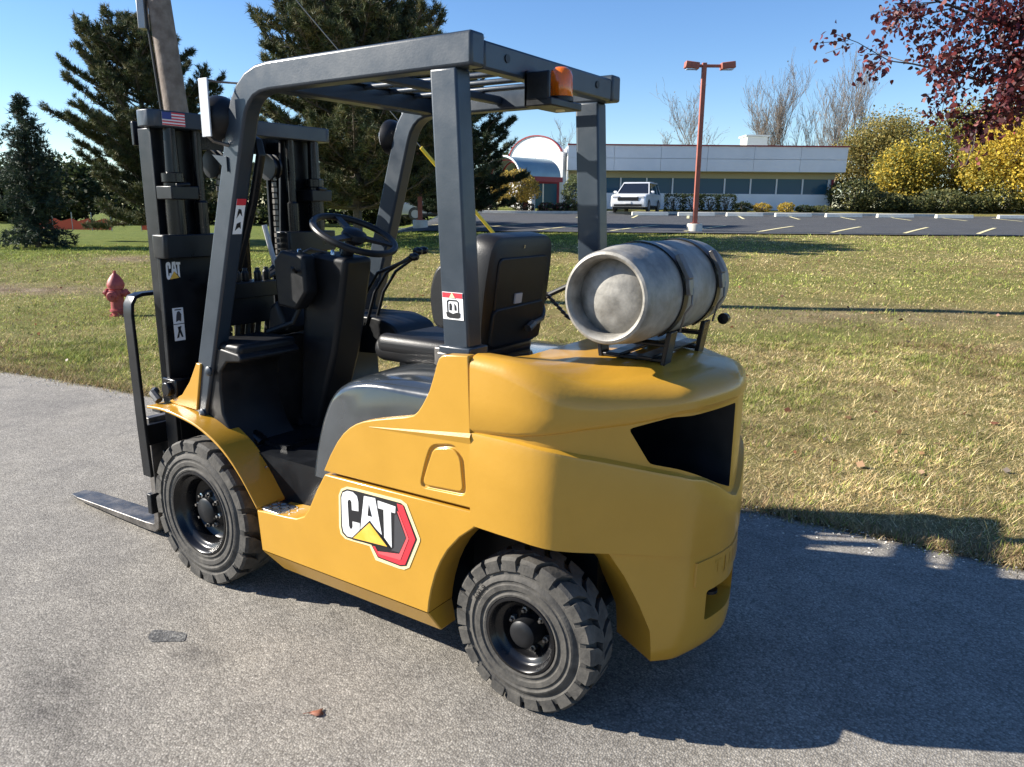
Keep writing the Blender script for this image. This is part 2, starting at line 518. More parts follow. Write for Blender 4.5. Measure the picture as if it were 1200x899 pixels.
def axis_points(fine, far, step0, grow):
    a, b, s = fine
    q = list(np.arange(a, b + 1e-6, s))
    st = s
    while q[-1] < far[1]:
        st = min(st * grow, 40); q.append(q[-1] + st)
    st = s
    while q[0] > far[0]:
        st = min(st * grow, 40); q.insert(0, q[0] - st)
    return np.array(q)
def grid_mesh(name, X, Y, Z, mt, attrs=None):
    ny, nx = X.shape
    me = bpy.data.meshes.new(name)
    V = np.stack([X, Y, Z], -1).reshape(-1, 3)
    idx = np.arange(nx * ny).reshape(ny, nx)
    F = np.stack([idx[:-1, :-1], idx[:-1, 1:], idx[1:, 1:], idx[1:, :-1]], -1).reshape(-1, 4)
    me.vertices.add(len(V)); me.vertices.foreach_set('co', V.ravel())
    me.loops.add(F.size); me.loops.foreach_set('vertex_index', F.ravel())
    me.polygons.add(len(F)); me.polygons.foreach_set('loop_start', np.arange(0, F.size, 4))
    me.update(calc_edges=True)
    me.polygons.foreach_set('use_smooth', [True] * len(F))
    for k, v in (attrs or {}).items():
        a = me.attributes.new(k, 'FLOAT', 'POINT'); a.data.foreach_set('value', np.asarray(v, np.float32).ravel())
    me.materials.append(M[mt])
    if me.polygons[0].normal.z < 0: me.flip_normals()
    o = bpy.data.objects.new(name, me); COL.objects.link(o)
    return o

xs = axis_points((-8, 14, 0.16), (-500, 700), 0.16, 1.12)
ya = np.concatenate([axis_points((-13, -3, 0.22), (-900, -13), 0.22, 1.10)[:-1], np.arange(-3, -0.3, 0.07)])
ya = ya[ya < -0.3]
ya = np.unique(np.round(np.concatenate([ya, [0.3, 1.5, 4, 8, 9, 12, 20, 40, 80, 160, 320, 600]]), 4))
X, Y = np.meshgrid(xs, ya)
E0 = road_edge(X) + 0.10 * (fbm(X, Y * 0, 1.4, 5) - 0.5) + 0.05 * (fbm(X, Y * 0, 9.0, 6) - 0.5)
Z = ground(X, Y)
near = ((X > -40) & (X < 60))
t_edge = sstep((E0 + 0.06 - Y) / 0.12)
t_far = sstep((Y - 8.7) / 0.3)
dip = np.maximum(t_edge, t_far)
Z = Z - 0.05 * (1 - dip) + 0.010 * t_edge + 0.025 * (fbm(X, Y, 0.8, 2) - 0.5) * t_edge
lawn = grid_mesh('lawn', X, Y, Z, 'lawn', {'dirt': dirt_map(X, Y), 'green': green_map(X, Y)})
tag(lawn, 'dry autumn lawn of mixed straw and green grass beyond the driveway', 'lawn', kind='structure')

# driveway
xr = np.unique(np.concatenate([np.arange(-60, -6, 2.0), np.arange(-6, 12, 0.06), np.arange(12, 90, 2.0)]))
off = np.concatenate([[0, .04, .10, .2, .4, .7, 1.0], np.arange(1.1, 4.0, .06), [4.5, 5.5, 7.5, 10.4]])
X, O = np.meshgrid(xr, off)
Y = road_edge(X) + 0.09 * (fbm(X, X * 0, 1.8, 8) - 0.5) * np.exp(-O / .2) + O
edge = np.exp(-(O / 0.13) ** 2) * (0.5 + 0.9 * fbm(X, Y, 3.0, 4))
Zr = 0.004 + 0 * X - 0.02 * np.exp(-(O / 0.05) ** 2)
def oilspot(cx, cy, rx, ry, a):
    ca, sa = math.cos(a), math.sin(a)
    u = (X - cx) * ca + (Y - cy) * sa; v = -(X - cx) * sa + (Y - cy) * ca
    return np.exp(-(u / rx) ** 2 - (v / ry) ** 2)
oil = np.clip(1.1 * oilspot(1.35, 1.35, .28, .09, -.35) + 0.9 * oilspot(1.15, .95, .10, .05, .5) + .5 * oilspot(0.35, 1.35, .3, .06, .3) + .6 * oilspot(-.1, .35, .5, .35, 0), 0, 1)
drive = grid_mesh('driveway', X, Y, Zr, 'driveway', {'edge': np.clip(edge, 0, 1), 'oil': oil})
tag(drive, 'weathered light grey asphalt driveway under the forklift', 'driveway', kind='structure')

tp_ = MB(); tp_.prism(round_corners([(1.355, 1.000), (1.30, .955), (1.255, .925), (1.30, .885), (1.375, .915), (1.43, .945), (1.40, .985)], .012, 2), .002, .0062, 'z')
tp_.build('tar_patch', asphalt('tar', (.10, .10, .10), (.20, .195, .185), stone=120), drive, smooth=0)
# parking lot
dd = np.linspace(26.3, 45.0, 60); ll = np.linspace(-5.5, 60, 80)
Dg, Lg = np.meshgrid(dd, ll)
Xl, Yl = W2(Dg, Lg)
lot = grid_mesh('parking_lot', Xl, Yl, ground(Xl, Yl) + 0.05, 'lot')
tag(lot, 'dark asphalt parking lot in front of the white office building', 'parking lot', kind='structure')
def painted_line(d0, l0, d1, l1, w=0.13):
    b = MB(); n = 5
    a = Vector((d0, l0)); e = Vector((d1, l1)); s = (e - a).normalized(); p = Vector((-s.y, s.x)) * w / 2
    vs = []
    for i in range(n + 1):
        c = a.lerp(e, i / n)
        for q in (c - p, c + p):
            x, y = W2(q.x, q.y); vs.append((x, y, gz(x, y) + 0.062))
    b.add(vs, [(2 * i, 2 * i + 1, 2 * i + 3, 2 * i + 2) for i in range(n)])
    return b.build('painted_line', 'line_paint', lot, smooth=0)
for i, l in enumerate(np.arange(-3.5, 30, 2.75)):
    painted_line(26.9, l * 0.92 - 1.0, 31.0, l * 0.92 + 1.15 + 0.05 * l)
    painted_line(38.6, l + 6.6, 42.6, l + 7.5)

# ------------------------------------------------------------------ the forklift
FL = empty('forklift', (0, 0, 0))
tag(FL, 'yellow and slate grey counterbalance forklift parked on the asphalt driveway', 'forklift')

# --- counterweight ---------------------------------------------------------
half = [(.17, .575), (.02, .5745), (-.075, .562), (-.14, .533), (-.25, .434), (-.36, .334), (-.405, .293), (-.432, .262), (-.450, .222), (-.484, .12), (-.498, .05), (-.502, 0)]
hp = smooth_poly(half, 1, closed=False)
plan = hp + [(p[0], -p[1]) for p in reversed(hp[:-1])]
def tb(pts):
    xs_ = [p[0] for p in pts]; ys_ = [p[1] for p in pts]
    return lambda x: float(np.interp(x, xs_, ys_))
zb = tb([(-.502, .545), (-.3, .575), (0, .615), (.17, .622)])
zl = tb([(-.502, .69), (-.497, .71), (-.483, .755), (-.455, .795), (-.415, .818), (-.35, .838), (-.224, .878), (-.118, .908), (.013, .925), (.17, .928)])
zt = tb([(-.502, 1.022), (-.41, 1.014), (-.3, .99), (-.159, .974), (0, .946), (.17, .933)])
zrec = tb([(-.502, .016), (-.35, .020), (-.2, .022), (-.05, .012), (.17, .0035)])
ztop = tb([(-.502, 1.118), (-.3, 1.112), (-.18, 1.106), (-.12, 1.118), (-.05, 1.146), (.03, 1.168), (.17, 1.174)])
fins = tb([(-.502, .13), (-.3, .125), (-.1, .085), (.05, .05), (.17, .045)])
fhei = tb([(-.502, .072), (-.2, .085), (.05, .05), (.17, .04)])
rows = []
N = len(plan)
norms = []
for j in range(N):
    a = Vector(plan[max(j - 1, 0)]); b = Vector(plan[min(j + 1, N - 1)])
    t = (b - a).normalized(); n_ = Vector((t.y, -t.x))
    if n_.dot(Vector(plan[j]) - Vector((0.1, 0))) < 0: n_ = -n_
    if j == 0: n_ = Vector((0, 1))
    if j == N - 1: n_ = Vector((0, -1))
    norms.append(n_)
def off(j, o):
    px_, py_ = plan[j]
    sx_ = min(max(px_, -.24), .17)
    inw = (Vector((sx_, 0)) - Vector((px_, py_))).normalized() if abs(py_) + abs(px_ - sx_) > 1e-6 else Vector((1, 0))
    q = Vector((px_, py_)) - inw * o
    return (min(q.x, .17) if 0 < j < N - 1 else .17, q.y)
verts = []; nr = None
for j in range(N):
    px = plan[j][0]
    col = []
    r_ = zrec(px); zt_ = zt(px); tp = ztop(px); fi = fins(px); fh = fhei(px)
    col.append((*off(j, 0), zb(px)))
    col.append((*off(j, 0.002), (zb(px) + zl(px)) / 2))
    col.append((*off(j, 0), zl(px) - .008))
    col.append((*off(j, -.003), zl(px)))
    col.append((*off(j, -r_ - .004), zl(px) + min(.006, (zt_ - zl(px)) * .3)))
    col.append((*off(j, -r_ - .004), zt_ - .004))
    col.append((*off(j, -.006), zt_))
    col.append((*off(j, .001), zt_ + .012))
    z0 = tp - fh
    z0 = max(z0, zt_ + .03)
    col.append((*off(j, 0), (z0 + zt_ + .012) / 2))
    for k in range(7):
        a = k / 6 * math.pi / 2
        col.append((*off(j, -fi * (1 - math.cos(a))), z0 + (tp - z0) * math.sin(a)))
    pull = .014 * float(sstep((.0 - px) / .3))
    for i_ in range(6, len(col)):
        c_ = col[i_]; iv = (Vector((min(max(px, -.24), .17), 0)) - Vector((c_[0], c_[1])))
        if iv.length > 1e-6: iv = iv.normalized() * pull
        col[i_] = (c_[0] + iv.x, c_[1] + iv.y, c_[2])
    e = col[-1]
    sx = min(max(px, -.24), .17)
    deck = 1.122 + .012 * (px < 0)
    for t in (.12, .3, .55, 1.0):
        zz = e[2] * (1 - sstep(t * 2.2)) + deck * sstep(t * 2.2)
        col.append((e[0] * (1 - t) + sx * t, e[1] * (1 - t), float(zz)))
    verts += col; nr = len(col)
cw = MB()
fs = []
for j in range(N - 1):
    for i in range(nr - 1):
        fs.append((j * nr + i, j * nr + i + 1, (j + 1) * nr + i + 1, (j + 1) * nr + i))
fs.append(tuple(j * nr for j in range(N)))
fs.append(tuple(range(nr)) + tuple((N - 1) * nr + i for i in reversed(range(nr - 1))))
cw.add(verts, fs)
cwo = cw.build('counterweight', 'yellow_cast', FL, smooth=0)
bm = bmesh.new(); bm.from_mesh(cwo.data)
bmesh.ops.remove_doubles(bm, verts=bm.verts[:], dist=1e-5)
bmesh.ops.recalc_face_normals(bm, faces=bm.faces[:])
bm.to_mesh(cwo.data); bm.free()
vh = [(.382, .972), (.29, 1.003), (.08, 1.009), (.08, 1.009), (.10, .755), (.2, .805), (.272, .838), (.333, .858)]
vent = vh[:3] + [(.020, 1.009), (.020, .722)] + vh[4:]
cwo.data.materials.append(M['black'])
c1 = MB(); c1.prism(round_corners(vent, .010, 2), -.7, -.10, 'x')
ck = c1.build('cutter', 'black', smooth=0)
md = cwo.modifiers.new('cut', 'BOOLEAN'); md.object = ck; md.operation = 'DIFFERENCE'; md.solver = 'EXACT'; md.material_mode = 'TRANSFER'
bpy.context.view_layer.update()
dg = bpy.context.evaluated_depsgraph_get()
me = bpy.data.meshes.new_from_object(cwo.evaluated_get(dg), depsgraph=dg)
cwo.modifiers.remove(md); cwo.data = me
bpy.data.objects.remove(ck, do_unlink=True)
finish(cwo, 33)
# radiator grille deep in the vent
g = MB()
for k in range(9):
    g.box((-.115, 0, .72 + k * .03), (.006, .66, .008))
g.box((-.106, 0, .84), (.004, .7, .28))
g.build('radiator_grille', 'plastic', cwo)
# lower block between the rear wheels
lows = [(.608, .0), (.50, .0), (.40, -.001), (.30, -.003), (.235, -.005), (.20, -.010), (.178, -.024)]
ystart = tb([(.15, .318), (.2, .325), (.306, .332), (.353, .345), (.429, .370), (.514, .400), (.588, .433), (.62, .45)])
def low_plan(z, o):
    y0 = ystart(z)
    seg = [p for p in hp if p[1] < y0 - .004]
    # point on the corner facet at y0
    x0 = float(np.interp(y0, [p[1] for p in reversed(hp)], [p[0] for p in reversed(hp)]))
    seg = [(x0, y0)] + seg
    # resample to 22 points
    L = [0]
    for a, b in zip(seg, seg[1:]): L.append(L[-1] + math.dist(a, b))
    ts = np.linspace(0, L[-1], 22)
    X_ = np.interp(ts, L, [p[0] for p in seg]); Y_ = np.interp(ts, L, [p[1] for p in seg])
    P_ = [(x, y) for x, y in zip(X_, Y_)]
    full = P_ + [(x, -y) for x, y in reversed(P_[:-1])]
    out = []
    n = len(full)
    for i, p in enumerate(full):
        a = Vector(full[max(i - 1, 0)]); b = Vector(full[min(i + 1, n - 1)])
        t = (b - a).normalized(); nn = Vector((t.y, -t.x))
        if nn.dot(Vector(p) - Vector((.1, 0))) < 0: nn = -nn
        q = Vector(p) + nn * (o - .008)
        out.append((q.x, q.y))
    # close in front: short return into the wheel housing
    out = [(out[0][0] + .17, out[0][1] - .10)] + out + [(out[-1][0] + .17, out[-1][1] + .10)]
    return out
lb = MB(); vv = []
for z, o in lows:
    pl = low_plan(z, o); vv += [(x, y, z) for x, y in pl]
n = len(pl); ff = []
for i in range(len(lows) - 1):
    for k in range(n):
        k2 = (k + 1) % n
        ff.append((i * n + k, i * n + k2, (i + 1) * n + k2, (i + 1) * n + k))
ff.append(tuple(range(n))); ff.append(tuple((len(lows) - 1) * n + k for k in reversed(range(n))))
lb.add(vv, ff)
lbo = lb.build('lower_counterweight', 'yellow_cast', cwo, smooth=0)
c2 = MB(); c2.prism(round_corners([(.137, .392), (-.137, .392), (-.137, .285), (.137, .285)], .012, 3), -.7, -.36, 'x')
cut(lbo, c2)
finish(lbo, 30)
b = MB(); b.lathe([(.016, .40), (.016, .335), (.030, .333), (.030, .322), (0, .322)], 16, 'z', (-.43, 0, 0)); b.build('tow_pin', 'black', cwo)
# raised maker's plate with worn lettering, following the curve of the rear
rp = MB(); vs_ = []
for i in range(13):
    y = .205 - i * (.41 / 12)
    x = float(np.interp(abs(y), [0, .05, .12, .21, .283], [-.502, -.498, -.484, -.456, -.415]))
    for z in (.430, .512): vs_ += [(x + .03, y, z), (x + .003, y, z)]
ff = []
for i in range(12):
    a = 4 * i; c = a + 4
    ff += [(a + 1, a + 3, c + 3, c + 1), (a, a + 1, c + 1, c), (a + 2, a + 3, c + 3, c + 2)]
ff += [(0, 1, 3, 2), (48, 49, 51, 50)]
rp.add(vs_, ff); rp.build('rear_plate', 'yellow', cwo, smooth=40)
tv, tf = text_polys('T.J.I.M.S', 0.062)
le = MB(); q = []
for (x, y, z) in tv:
    Yc = -x * 1.15; xx = float(np.interp(abs(Yc), [0, .05, .12, .21, .283], [-.502, -.498, -.484, -.456, -.415]))
    q.append((xx + .0015, Yc, .450 + y))
le.add(q, tf); le.build('rear_plate_lettering', 'yellow', cwo, smooth=0)

# --- chassis and sills -----------------------------------------------------
ch = MB()
ch.box2((.36, -.44, .19), (1.50, .44, .60)); ch.box2((-.15, -.30, .30), (.36, .30, .60)); ch.box2((1.3, -.36, .22), (1.9, .36, .62))
ch.box2((-.12, -.30, .6), (.25, .30, 1.0)); ch.box2((.16, -.53, .60), (.36, .53, 1.0))
ch.build('chassis', 'black', FL, smooth=0)
ax = MB(); ax.tube([(0, -.40, .266), (0, .40, .266)], .05, 14); ax.box2((-.09, -.34, .2), (.09, .34, .34)); ax.build('rear_axle', 'black', FL)
sill_poly = [(1.238, .420), (1.222, .25), (.352, .25), (.345, .30), (.335, .345), (.315, .41), (.292, .46), (.262, .51), (.213, .567), (.152, .617), (.152, .668), (.834, .655), (.880, .585), (.930, .497), (.960, .460), (1.005, .440), (1.06, .434)]
for s in (1, -1):
    b = MB()
    b.prism(sill_poly, s * .575, s * .44)
    sec = [(s * .5745, .25), (s * .525, .168), (s * .44, .168), (s * .44, .25)]
    vs_ = [(1.222, y, z) if z > .2 else (1.155, y, z) for y, z in sec] + [(.352, y, z) if z > .2 else (.335, y, z) for y, z in sec]
    b.add(vs_, [(0, 1, 5, 4), (1, 2, 6, 5), (0, 1, 2, 3), (4, 5, 6, 7), (2, 3, 7, 6)])
    b.build('sill_panel', 'yellow', FL, smooth=30, bevel=.0045, seg=2)
# hood side panels with the recessed grip
hood_poly = [(.838, .668), (.800, .735), (.761, .792), (.728, .829), (.695, .856), (.665, .874), (.630, .889), (.57, .906), (.50, .922), (.43, .938), (.40, .948), (.380, .964), (.362, .988), (.345, 1.015), (.331, 1.040), (.314, 1.085), (.298, 1.132), (.290, 1.150), (.278, 1.160), (.262, 1.165), (.176, 1.171), (.160, .679)]
grip = round_corners([(.328, .862), (.232, .880), (.195, .845), (.186, .716), (.378, .706), (.352, .80)], .028, 4)
def inset(poly, d):
    c = Vector((sum(p[0] for p in poly) / len(poly), sum(p[1] for p in poly) / len(poly)))
    return [tuple(Vector(p) - (Vector(p) - c).normalized() * d) for p in poly]
for s in (1, -1):
    b = MB(); b.prism(hood_poly, s * .575, s * .535)
    o = b.build('hood_side_panel', 'yellow', FL, smooth=0)
    c3 = MB(); n = len(grip); gi = inset(grip, .013)
    vs_ = [(p[0], y, p[1]) for y in (s * .60, s * .567) for p in grip] + [(p[0], y, p[1]) for y in (s * .60, s * .567) for p in gi]
    ff = []
    for i in range(n):
        k = (i + 1) % n
        ff += [(i, k, n + k, n + i), (2 * n + i, 2 * n + k, 3 * n + k, 3 * n + i), (i, k, 2 * n + k, 2 * n + i), (n + i, n + k, 3 * n + k, 3 * n + i)]
    c3.add(vs_, ff)
    cut(o, c3)
    finish(o, 30, bevel=.007, seg=3)
    r = MB()
    r.add([(.60, s * .5752, .873), (.60, s * .5752, .8765), (.166, s * .5752, .893), (.166, s * .5752, .928), (.166, s * .5815, .915), (.60, s * .5757, .8755)],
          [(0, 2, 4, 5), (1, 5, 4, 3), (2, 3, 4), (0, 5, 1)])
    r.build('panel_crease', 'yellow', FL, smooth=0)
# glossy dark engine hood under the seat
hb = MB()
prof = smooth_poly([(.985, .60), (.968, .70), (.93, .83), (.875, .945), (.79, 1.012), (.65, 1.045), (.45, 1.052), (.18, 1.055)], 2, closed=False)
ys_ = [(.53, .0), (.523, .018), (.505, .033), (.47, .042), (.3, .052), (0, .058)]
lay = ys_ + [(-y, z) for y, z in reversed(ys_[:-1])]
vs_ = []
cx_, cz_ = .4, .75
for y, grow in lay:
    for p in prof:
        dv = Vector((p[0] - cx_, p[1] - cz_)).normalized()
        vs_.append((p[0] - dv.x * (.058 - grow), y, p[1] - dv.y * (.058 - grow)))
    vs_.append((.18, y, .60))
n = len(prof) + 1; ff = []
for j in range(len(lay) - 1):
    for i in range(n):
        k = (i + 1) % n
        ff.append((j * n + i, j * n + k, (j + 1) * n + k, (j + 1) * n + i))
ff.append(tuple(range(n))); ff.append(tuple((len(lay) - 1) * n + k for k in reversed(range(n))))
hb.add(vs_, ff)
hb.build('engine_hood', 'hood_black', FL, smooth=50)
b = MB(); b.tube([(.20, .28, 1.10), (-.02, .20, 1.115), (-.12, .16, 1.118)], .011, 8); b.build('hood_strut', 'cream', FL)
b = MB(); b.box2((.10, -.44, 1.00), (.22, .44, 1.10)); b.build('hood_rear_deck', 'black', FL, bevel=.01)

# --- floor, cowl, dash -----------------------------------------------------
b = MB(); b.box2((.90, -.47, .395), (1.40, .47, .424)); b.build('floor_plate', 'plastic', FL)
for s in (1, -1):
    st = MB(); st.prism(round_corners([(.962, s * .47), (1.225, s * .47), (1.235, s * .566), (1.0, s * .566)], .03, 3), .418, .430, 'z')
    so = st.build('step_plate', 'tread', FL, bevel=.003)
    bb = MB()
    for i in range(9):
        for j in range(4):
            a = math.radians(45 if (i + j) % 2 else -45)
            bb.box((.995 + i * .027, s * (.486 + j * .021), .4315), (.020, .006, .004), rot=Matrix.Rotation(a, 3, 'Z'))
    bb.build('tread_bumps', 'chrome', so)
pod = [(1.715, .66), (1.60, 1.04), (1.42, 1.02), (1.40, 1.0), (1.41, .985), (1.50, .975), (1.545, .93), (1.555, .85), (1.55, .75), (1.50, .66), (1.40, .55), (1.31, .45), (1.29, .40), (1.6, .40)]
for s in (1, -1):
    b = MB(); b.prism(pod, s * .478, s * .17); b.build('cowl', 'plastic', FL, smooth=35, bevel=.012, seg=3)
    b = MB(); b.box2((1.42, s * .17, 1.0), (1.66, s * .47, 1.055)); b.build('cowl_shelf', 'plastic', FL, bevel=.02, seg=3)
b = MB(); b.prism([(1.70, .40), (1.66, 1.02), (1.56, 1.03), (1.54, .62), (1.36, .42)], -.18, .18); b.build('kick_panel', 'plastic', FL)
b = MB(); b.prism([(1.54, .60), (1.45, 1.38), (1.40, 1.415), (1.19, 1.395), (1.20, 1.33), (1.28, .98), (1.42, .60)], -.085, .085); b.build('steering_column', 'plastic', FL, bevel=.022, seg=3)
b = MB(); b.prism([(1.52, 1.18), (1.53, 1.38), (1.48, 1.425), (1.34, 1.405), (1.33, 1.25), (1.40, 1.17)], .11, .185); b.build('display_box', 'plastic', FL, bevel=.014, seg=3)
b = MB(); b.tube([(1.28, 0, 1.38), (1.225, 0, 1.49)], .028, 12); b.build('steering_shaft', 'black', FL)
# steering wheel
axn = Vector((-.42, 0, .91)).normalized(); q = axn.to_track_quat('Z', 'Y').to_matrix().to_4x4()
mw = Matrix.Translation((1.205, .01, 1.492)) @ q
b = MB()
R_ = .178
ring = [(R_ * math.cos(2 * math.pi * k / 48), R_ * math.sin(2 * math.pi * k / 48), 0) for k in range(48)]
vs_ = []; ff = []
for k in range(48):
    a = 2 * math.pi * k / 48
    for j in range(10):
        t = 2 * math.pi * j / 10
        rr_ = R_ + .0145 * math.cos(t)
        vs_.append((rr_ * math.cos(a), rr_ * math.sin(a), .0145 * math.sin(t)))
for k in range(48):
    for j in range(10):
        ff.append((k * 10 + j, k * 10 + (j + 1) % 10, ((k + 1) % 48) * 10 + (j + 1) % 10, ((k + 1) % 48) * 10 + j))
b.add(vs_, ff, mw)
so = b.build('steering_wheel', 'plastic', FL)
b = MB()
for a in (75, 195, 315):
    ca, sa = math.cos(math.radians(a)), math.sin(math.radians(a))
    b.add([(ca * .03 - sa * .02, sa * .03 + ca * .02, -.012), (ca * .03 + sa * .02, sa * .03 - ca * .02, -.012), (ca * .174 + sa * .014, sa * .174 - ca * .014, .0), (ca * .174 - sa * .014, sa * .174 + ca * .014, .0),
           (ca * .03 - sa * .02, sa * .03 + ca * .02, .004), (ca * .03 + sa * .02, sa * .03 - ca * .02, .004), (ca * .174 + sa * .014, sa * .174 - ca * .014, .009), (ca * .174 - sa * .014, sa * .174 + ca * .014, .009)],
          [(0, 1, 2, 3), (4, 5, 6, 7), (0, 1, 5, 4), (1, 2, 6, 5), (2, 3, 7, 6), (3, 0, 4, 7)], mw)
b.build('spoke', 'plastic', so)
b = MB(); b.lathe([(0, .024), (.03, .022), (.05, .012), (.056, -.01), (.04, -.03), (0, -.03)], 24, 'z', mtx=mw); b.build('horn_button', 'plastic', so)
# levers
for k, (a, e) in enumerate([((1.36, -.14, 1.06), (1.00, -.14, 1.40)), ((1.36, -.20, 1.06), (1.03, -.20, 1.42)), ((1.36, -.26, 1.06), (1.05, -.26, 1.42))]):
    b = MB(); A = Vector(a); E_ = Vector(e)
    b.tube([A, A + Vector((-.06, 0, .16)), A + Vector((-.14, 0, .26)), E_], .0075, 8)
    lo_ = b.build('lever', 'black', FL)
    b = MB(); b.lathe([(0, .03), (.014, .026), (.019, .008), (.014, -.01), (.008, -.016)], 12, 'x', c=(e[0] - .004, e[1], e[2])); b.build('knob', 'gloss_black', lo_)
b = MB(); b.tube([(1.44, .11, 1.30), (1.40, .17, 1.33), (1.33, .25, 1.36)], .006, 8); b.build('direction_lever', 'black', FL)
for k, (x, y, z) in enumerate([(1.46, .10, 1.405), (1.42, .13, 1.412), (1.38, .16, 1.410), (1.30, .05, 1.408), (1.34, -.04, 1.412)]):
    b = MB(); b.lathe([(.010, -.01), (.010, .012), (.007, .018), (0, .019)], 10, 'z', c=(x, y, z)); b.build('dash_knob', 'chrome' if k % 2 else 'black', FL)
b = MB(); b.tube([(1.33, .0, 1.40), (1.38, .10, 1.43), (1.42, .16, 1.40), (1.43, .17, 1.32)], .006, 6); b.build('dash_cable', 'steel', FL)
b = MB(); b.tube([(1.58, .20, 1.06), (1.50, .12, 1.10), (1.46, .09, 1.20), (1.45, .09, 1.30)], .012, 8); b.build('dash_hose', 'hose', FL)
b = MB(); b.prism([(1.66, 1.02), (1.64, 1.16), (1.58, 1.20), (1.52, 1.06)], -.04, .14); b.build('brake_reservoir_cover', 'plastic', FL, bevel=.02, seg=3)
# cluttered pedals and hoses in the foot well
for y in (-.05, .07, -.16):
    b = MB(); b.box((1.50, y, .60), (.02, .075, .10), rot=Matrix.Rotation(.6, 3, 'Y')); b.tube([(1.53, y, .60), (1.58, y, .75)], .008, 6); b.build('pedal', 'plastic', FL)

b = MB(); b.prism(round_corners([(1.15, 1.0), (1.18, 1.07), (1.30, 1.105), (1.60, 1.10), (1.66, 1.0), (1.60, .92), (1.30, .93)], .04, 3), -.20, -.475); b.build('side_console', 'plastic', FL, bevel=.02, seg=3)

# --- seat ------------------------------------------------------------------
seat = MB(); seat.box((.675, 0, 1.068), (.45, .50, .098)); so = seat.build('seat_cushion', 'vinyl', FL, bevel=.045, seg=4)
for s in (1, -1):
    b = MB(); b.box((.68, s * .222, 1.092), (.38, .07, .08)); b.build('side_bolster', 'vinyl', so, bevel=.033, seg=4)
b = MB(); b.box2((.44, -.20, .99), (.80, .20, 1.03)); b.build('seat_base', 'black', FL, bevel=.01)
rot = Matrix.Rotation(math.radians(-9), 4, 'Y')
mt_ = Matrix.Translation((.452, 0, 1.10)) @ Matrix.Diagonal((1, 1, 1.06, 1)) @ rot
bk = MB()
outl = round_corners([(-.205, .0), (.205, .0), (.222, .22), (.205, .40), (-.205, .40), (-.222, .22)], .07, 5)
vs_ = []
n = len(outl)
lays = [(-.052, .93), (-.045, .985), (-.03, 1.0), (.02, 1.0), (.05, .97), (.07, .88)]
for x, sc in lays:
    for (y, z) in outl: vs_.append((x, y * sc, .2 + (z - .2) * sc))
ff = []
for j in range(len(lays) - 1):
    for i in range(n):
        k = (i + 1) % n
        ff.append((j * n + i, j * n + k, (j + 1) * n + k, (j + 1) * n + i))
ff.append(tuple(range(n))); ff.append(tuple((len(lays) - 1) * n + k for k in reversed(range(n))))
bk.add(vs_, ff, mt_)
bo = bk.build('seat_backrest', 'vinyl', FL, smooth=40)
for nm, rect, x in (('back_panel', [(-.16, .09), (.16, .09), (.165, .33), (-.165, .33)], -.060), ('pouch', [(-.17, .02), (.17, .02), (.17, .155), (-.17, .165)], -.067)):
    b = MB(); b.prism(round_corners(rect, .025, 3), x, -.045, 'x', mt_); b.build(nm, 'vinyl', bo, bevel=.005)
b = MB(); b.box((-.064, 0.02, .185), (.006, .045, .035), mt_); b.build('seat_tag', 'mirror_grey', bo)
b = MB(); b.box((-.054, .01, .365), (.006, .006, .012), mt_); b.build('rivet', 'chrome', bo)
b = MB()
b.tube([(.40, -.205, 1.26), (.385, -.205, 1.21), (.37, -.17, 1.185), (.36, -.09, 1.175)], .010, 8); b.tube([(.36, -.09, 1.175), (.36, -.05, 1.16)], .016, 8)
b.build('seat_latch', 'steel', FL)
for s in (1, -1):
    b = MB(); b.prism(round_corners([(.47, 1.18), (.58, 1.18), (.60, 1.30), (.57, 1.40), (.50, 1.43), (.46, 1.38)], .04, 4), s * .22, s * .252)
    b.build('hip_restraint', 'vinyl', FL, bevel=.012, seg=3)
b = MB(); b.box2((.47, .245, 1.045), (.56, .272, 1.115)); b.box2((.49, .27, 1.06), (.54, .282, 1.10)); b.build('belt_buckle', 'steel', FL, bevel=.006)

# --- overhead guard ----------------------------------------------------------
leg_c = [(1.722, .665), (1.316, 1.925)]
bend = [(1.316, 1.925), (1.298, 1.968), (1.268, 2.008), (1.228, 2.038), (1.18, 2.054), (1.12, 2.060)]
rail = [leg_c[0], (1.52, 1.292)] + bend + [(.90, 2.062), (.222, 2.066)]
for s in (1, -1):
    b = MB(); b.sweep_xz(rail, s * .491, s * .421, .098)
    b.build('guard_side_frame', 'slate', FL, smooth=28, bevel=.010, seg=3)
    b = MB()
    b.add([(x, y * s, z) for (x, z) in ((.238, 1.172), (.340, 1.160), (.384, 2.020), (.282, 2.018)) for y in (.488, .415)],
          [(0, 2, 4, 6), (1, 3, 5, 7), (0, 2, 3, 1), (4, 6, 7, 5), (2, 4, 5, 3), (0, 1, 7, 6)])
    b.build('guard_rear_post', 'slate', FL, smooth=28, bevel=.008, seg=3)
    b = MB(); b.box2((.225, s * .50, 1.150), (.352, s * .40, 1.176)); b.build('post_base', 'slate', FL, bevel=.005)
    for (x, z) in ((1.600, .93), (1.668, .735)):
        b = MB(); b.lathe([(.021, 0), (.021, .008), (.012, .014), (0, .015)], 12, 'y', c=(x, s * .491, z), mtx=Matrix.Diagonal((1, 1, 1, 1))); o = b.build('guard_bolt', 'slate', FL)
        if s < 0: o.scale = (1, 1, 1)
    b = MB(); b.tube([(.39, s * .455, 2.012), (.37, s * .455, 1.925), (.36, s * .455, 1.96)], .006, 6); b.build('weld_bead', 'slate', FL)
b = MB(); b.box2((.226, -.42, 2.016), (.282, .42, 2.098)); b.build('guard_rear_beam', 'slate', FL, bevel=.008)
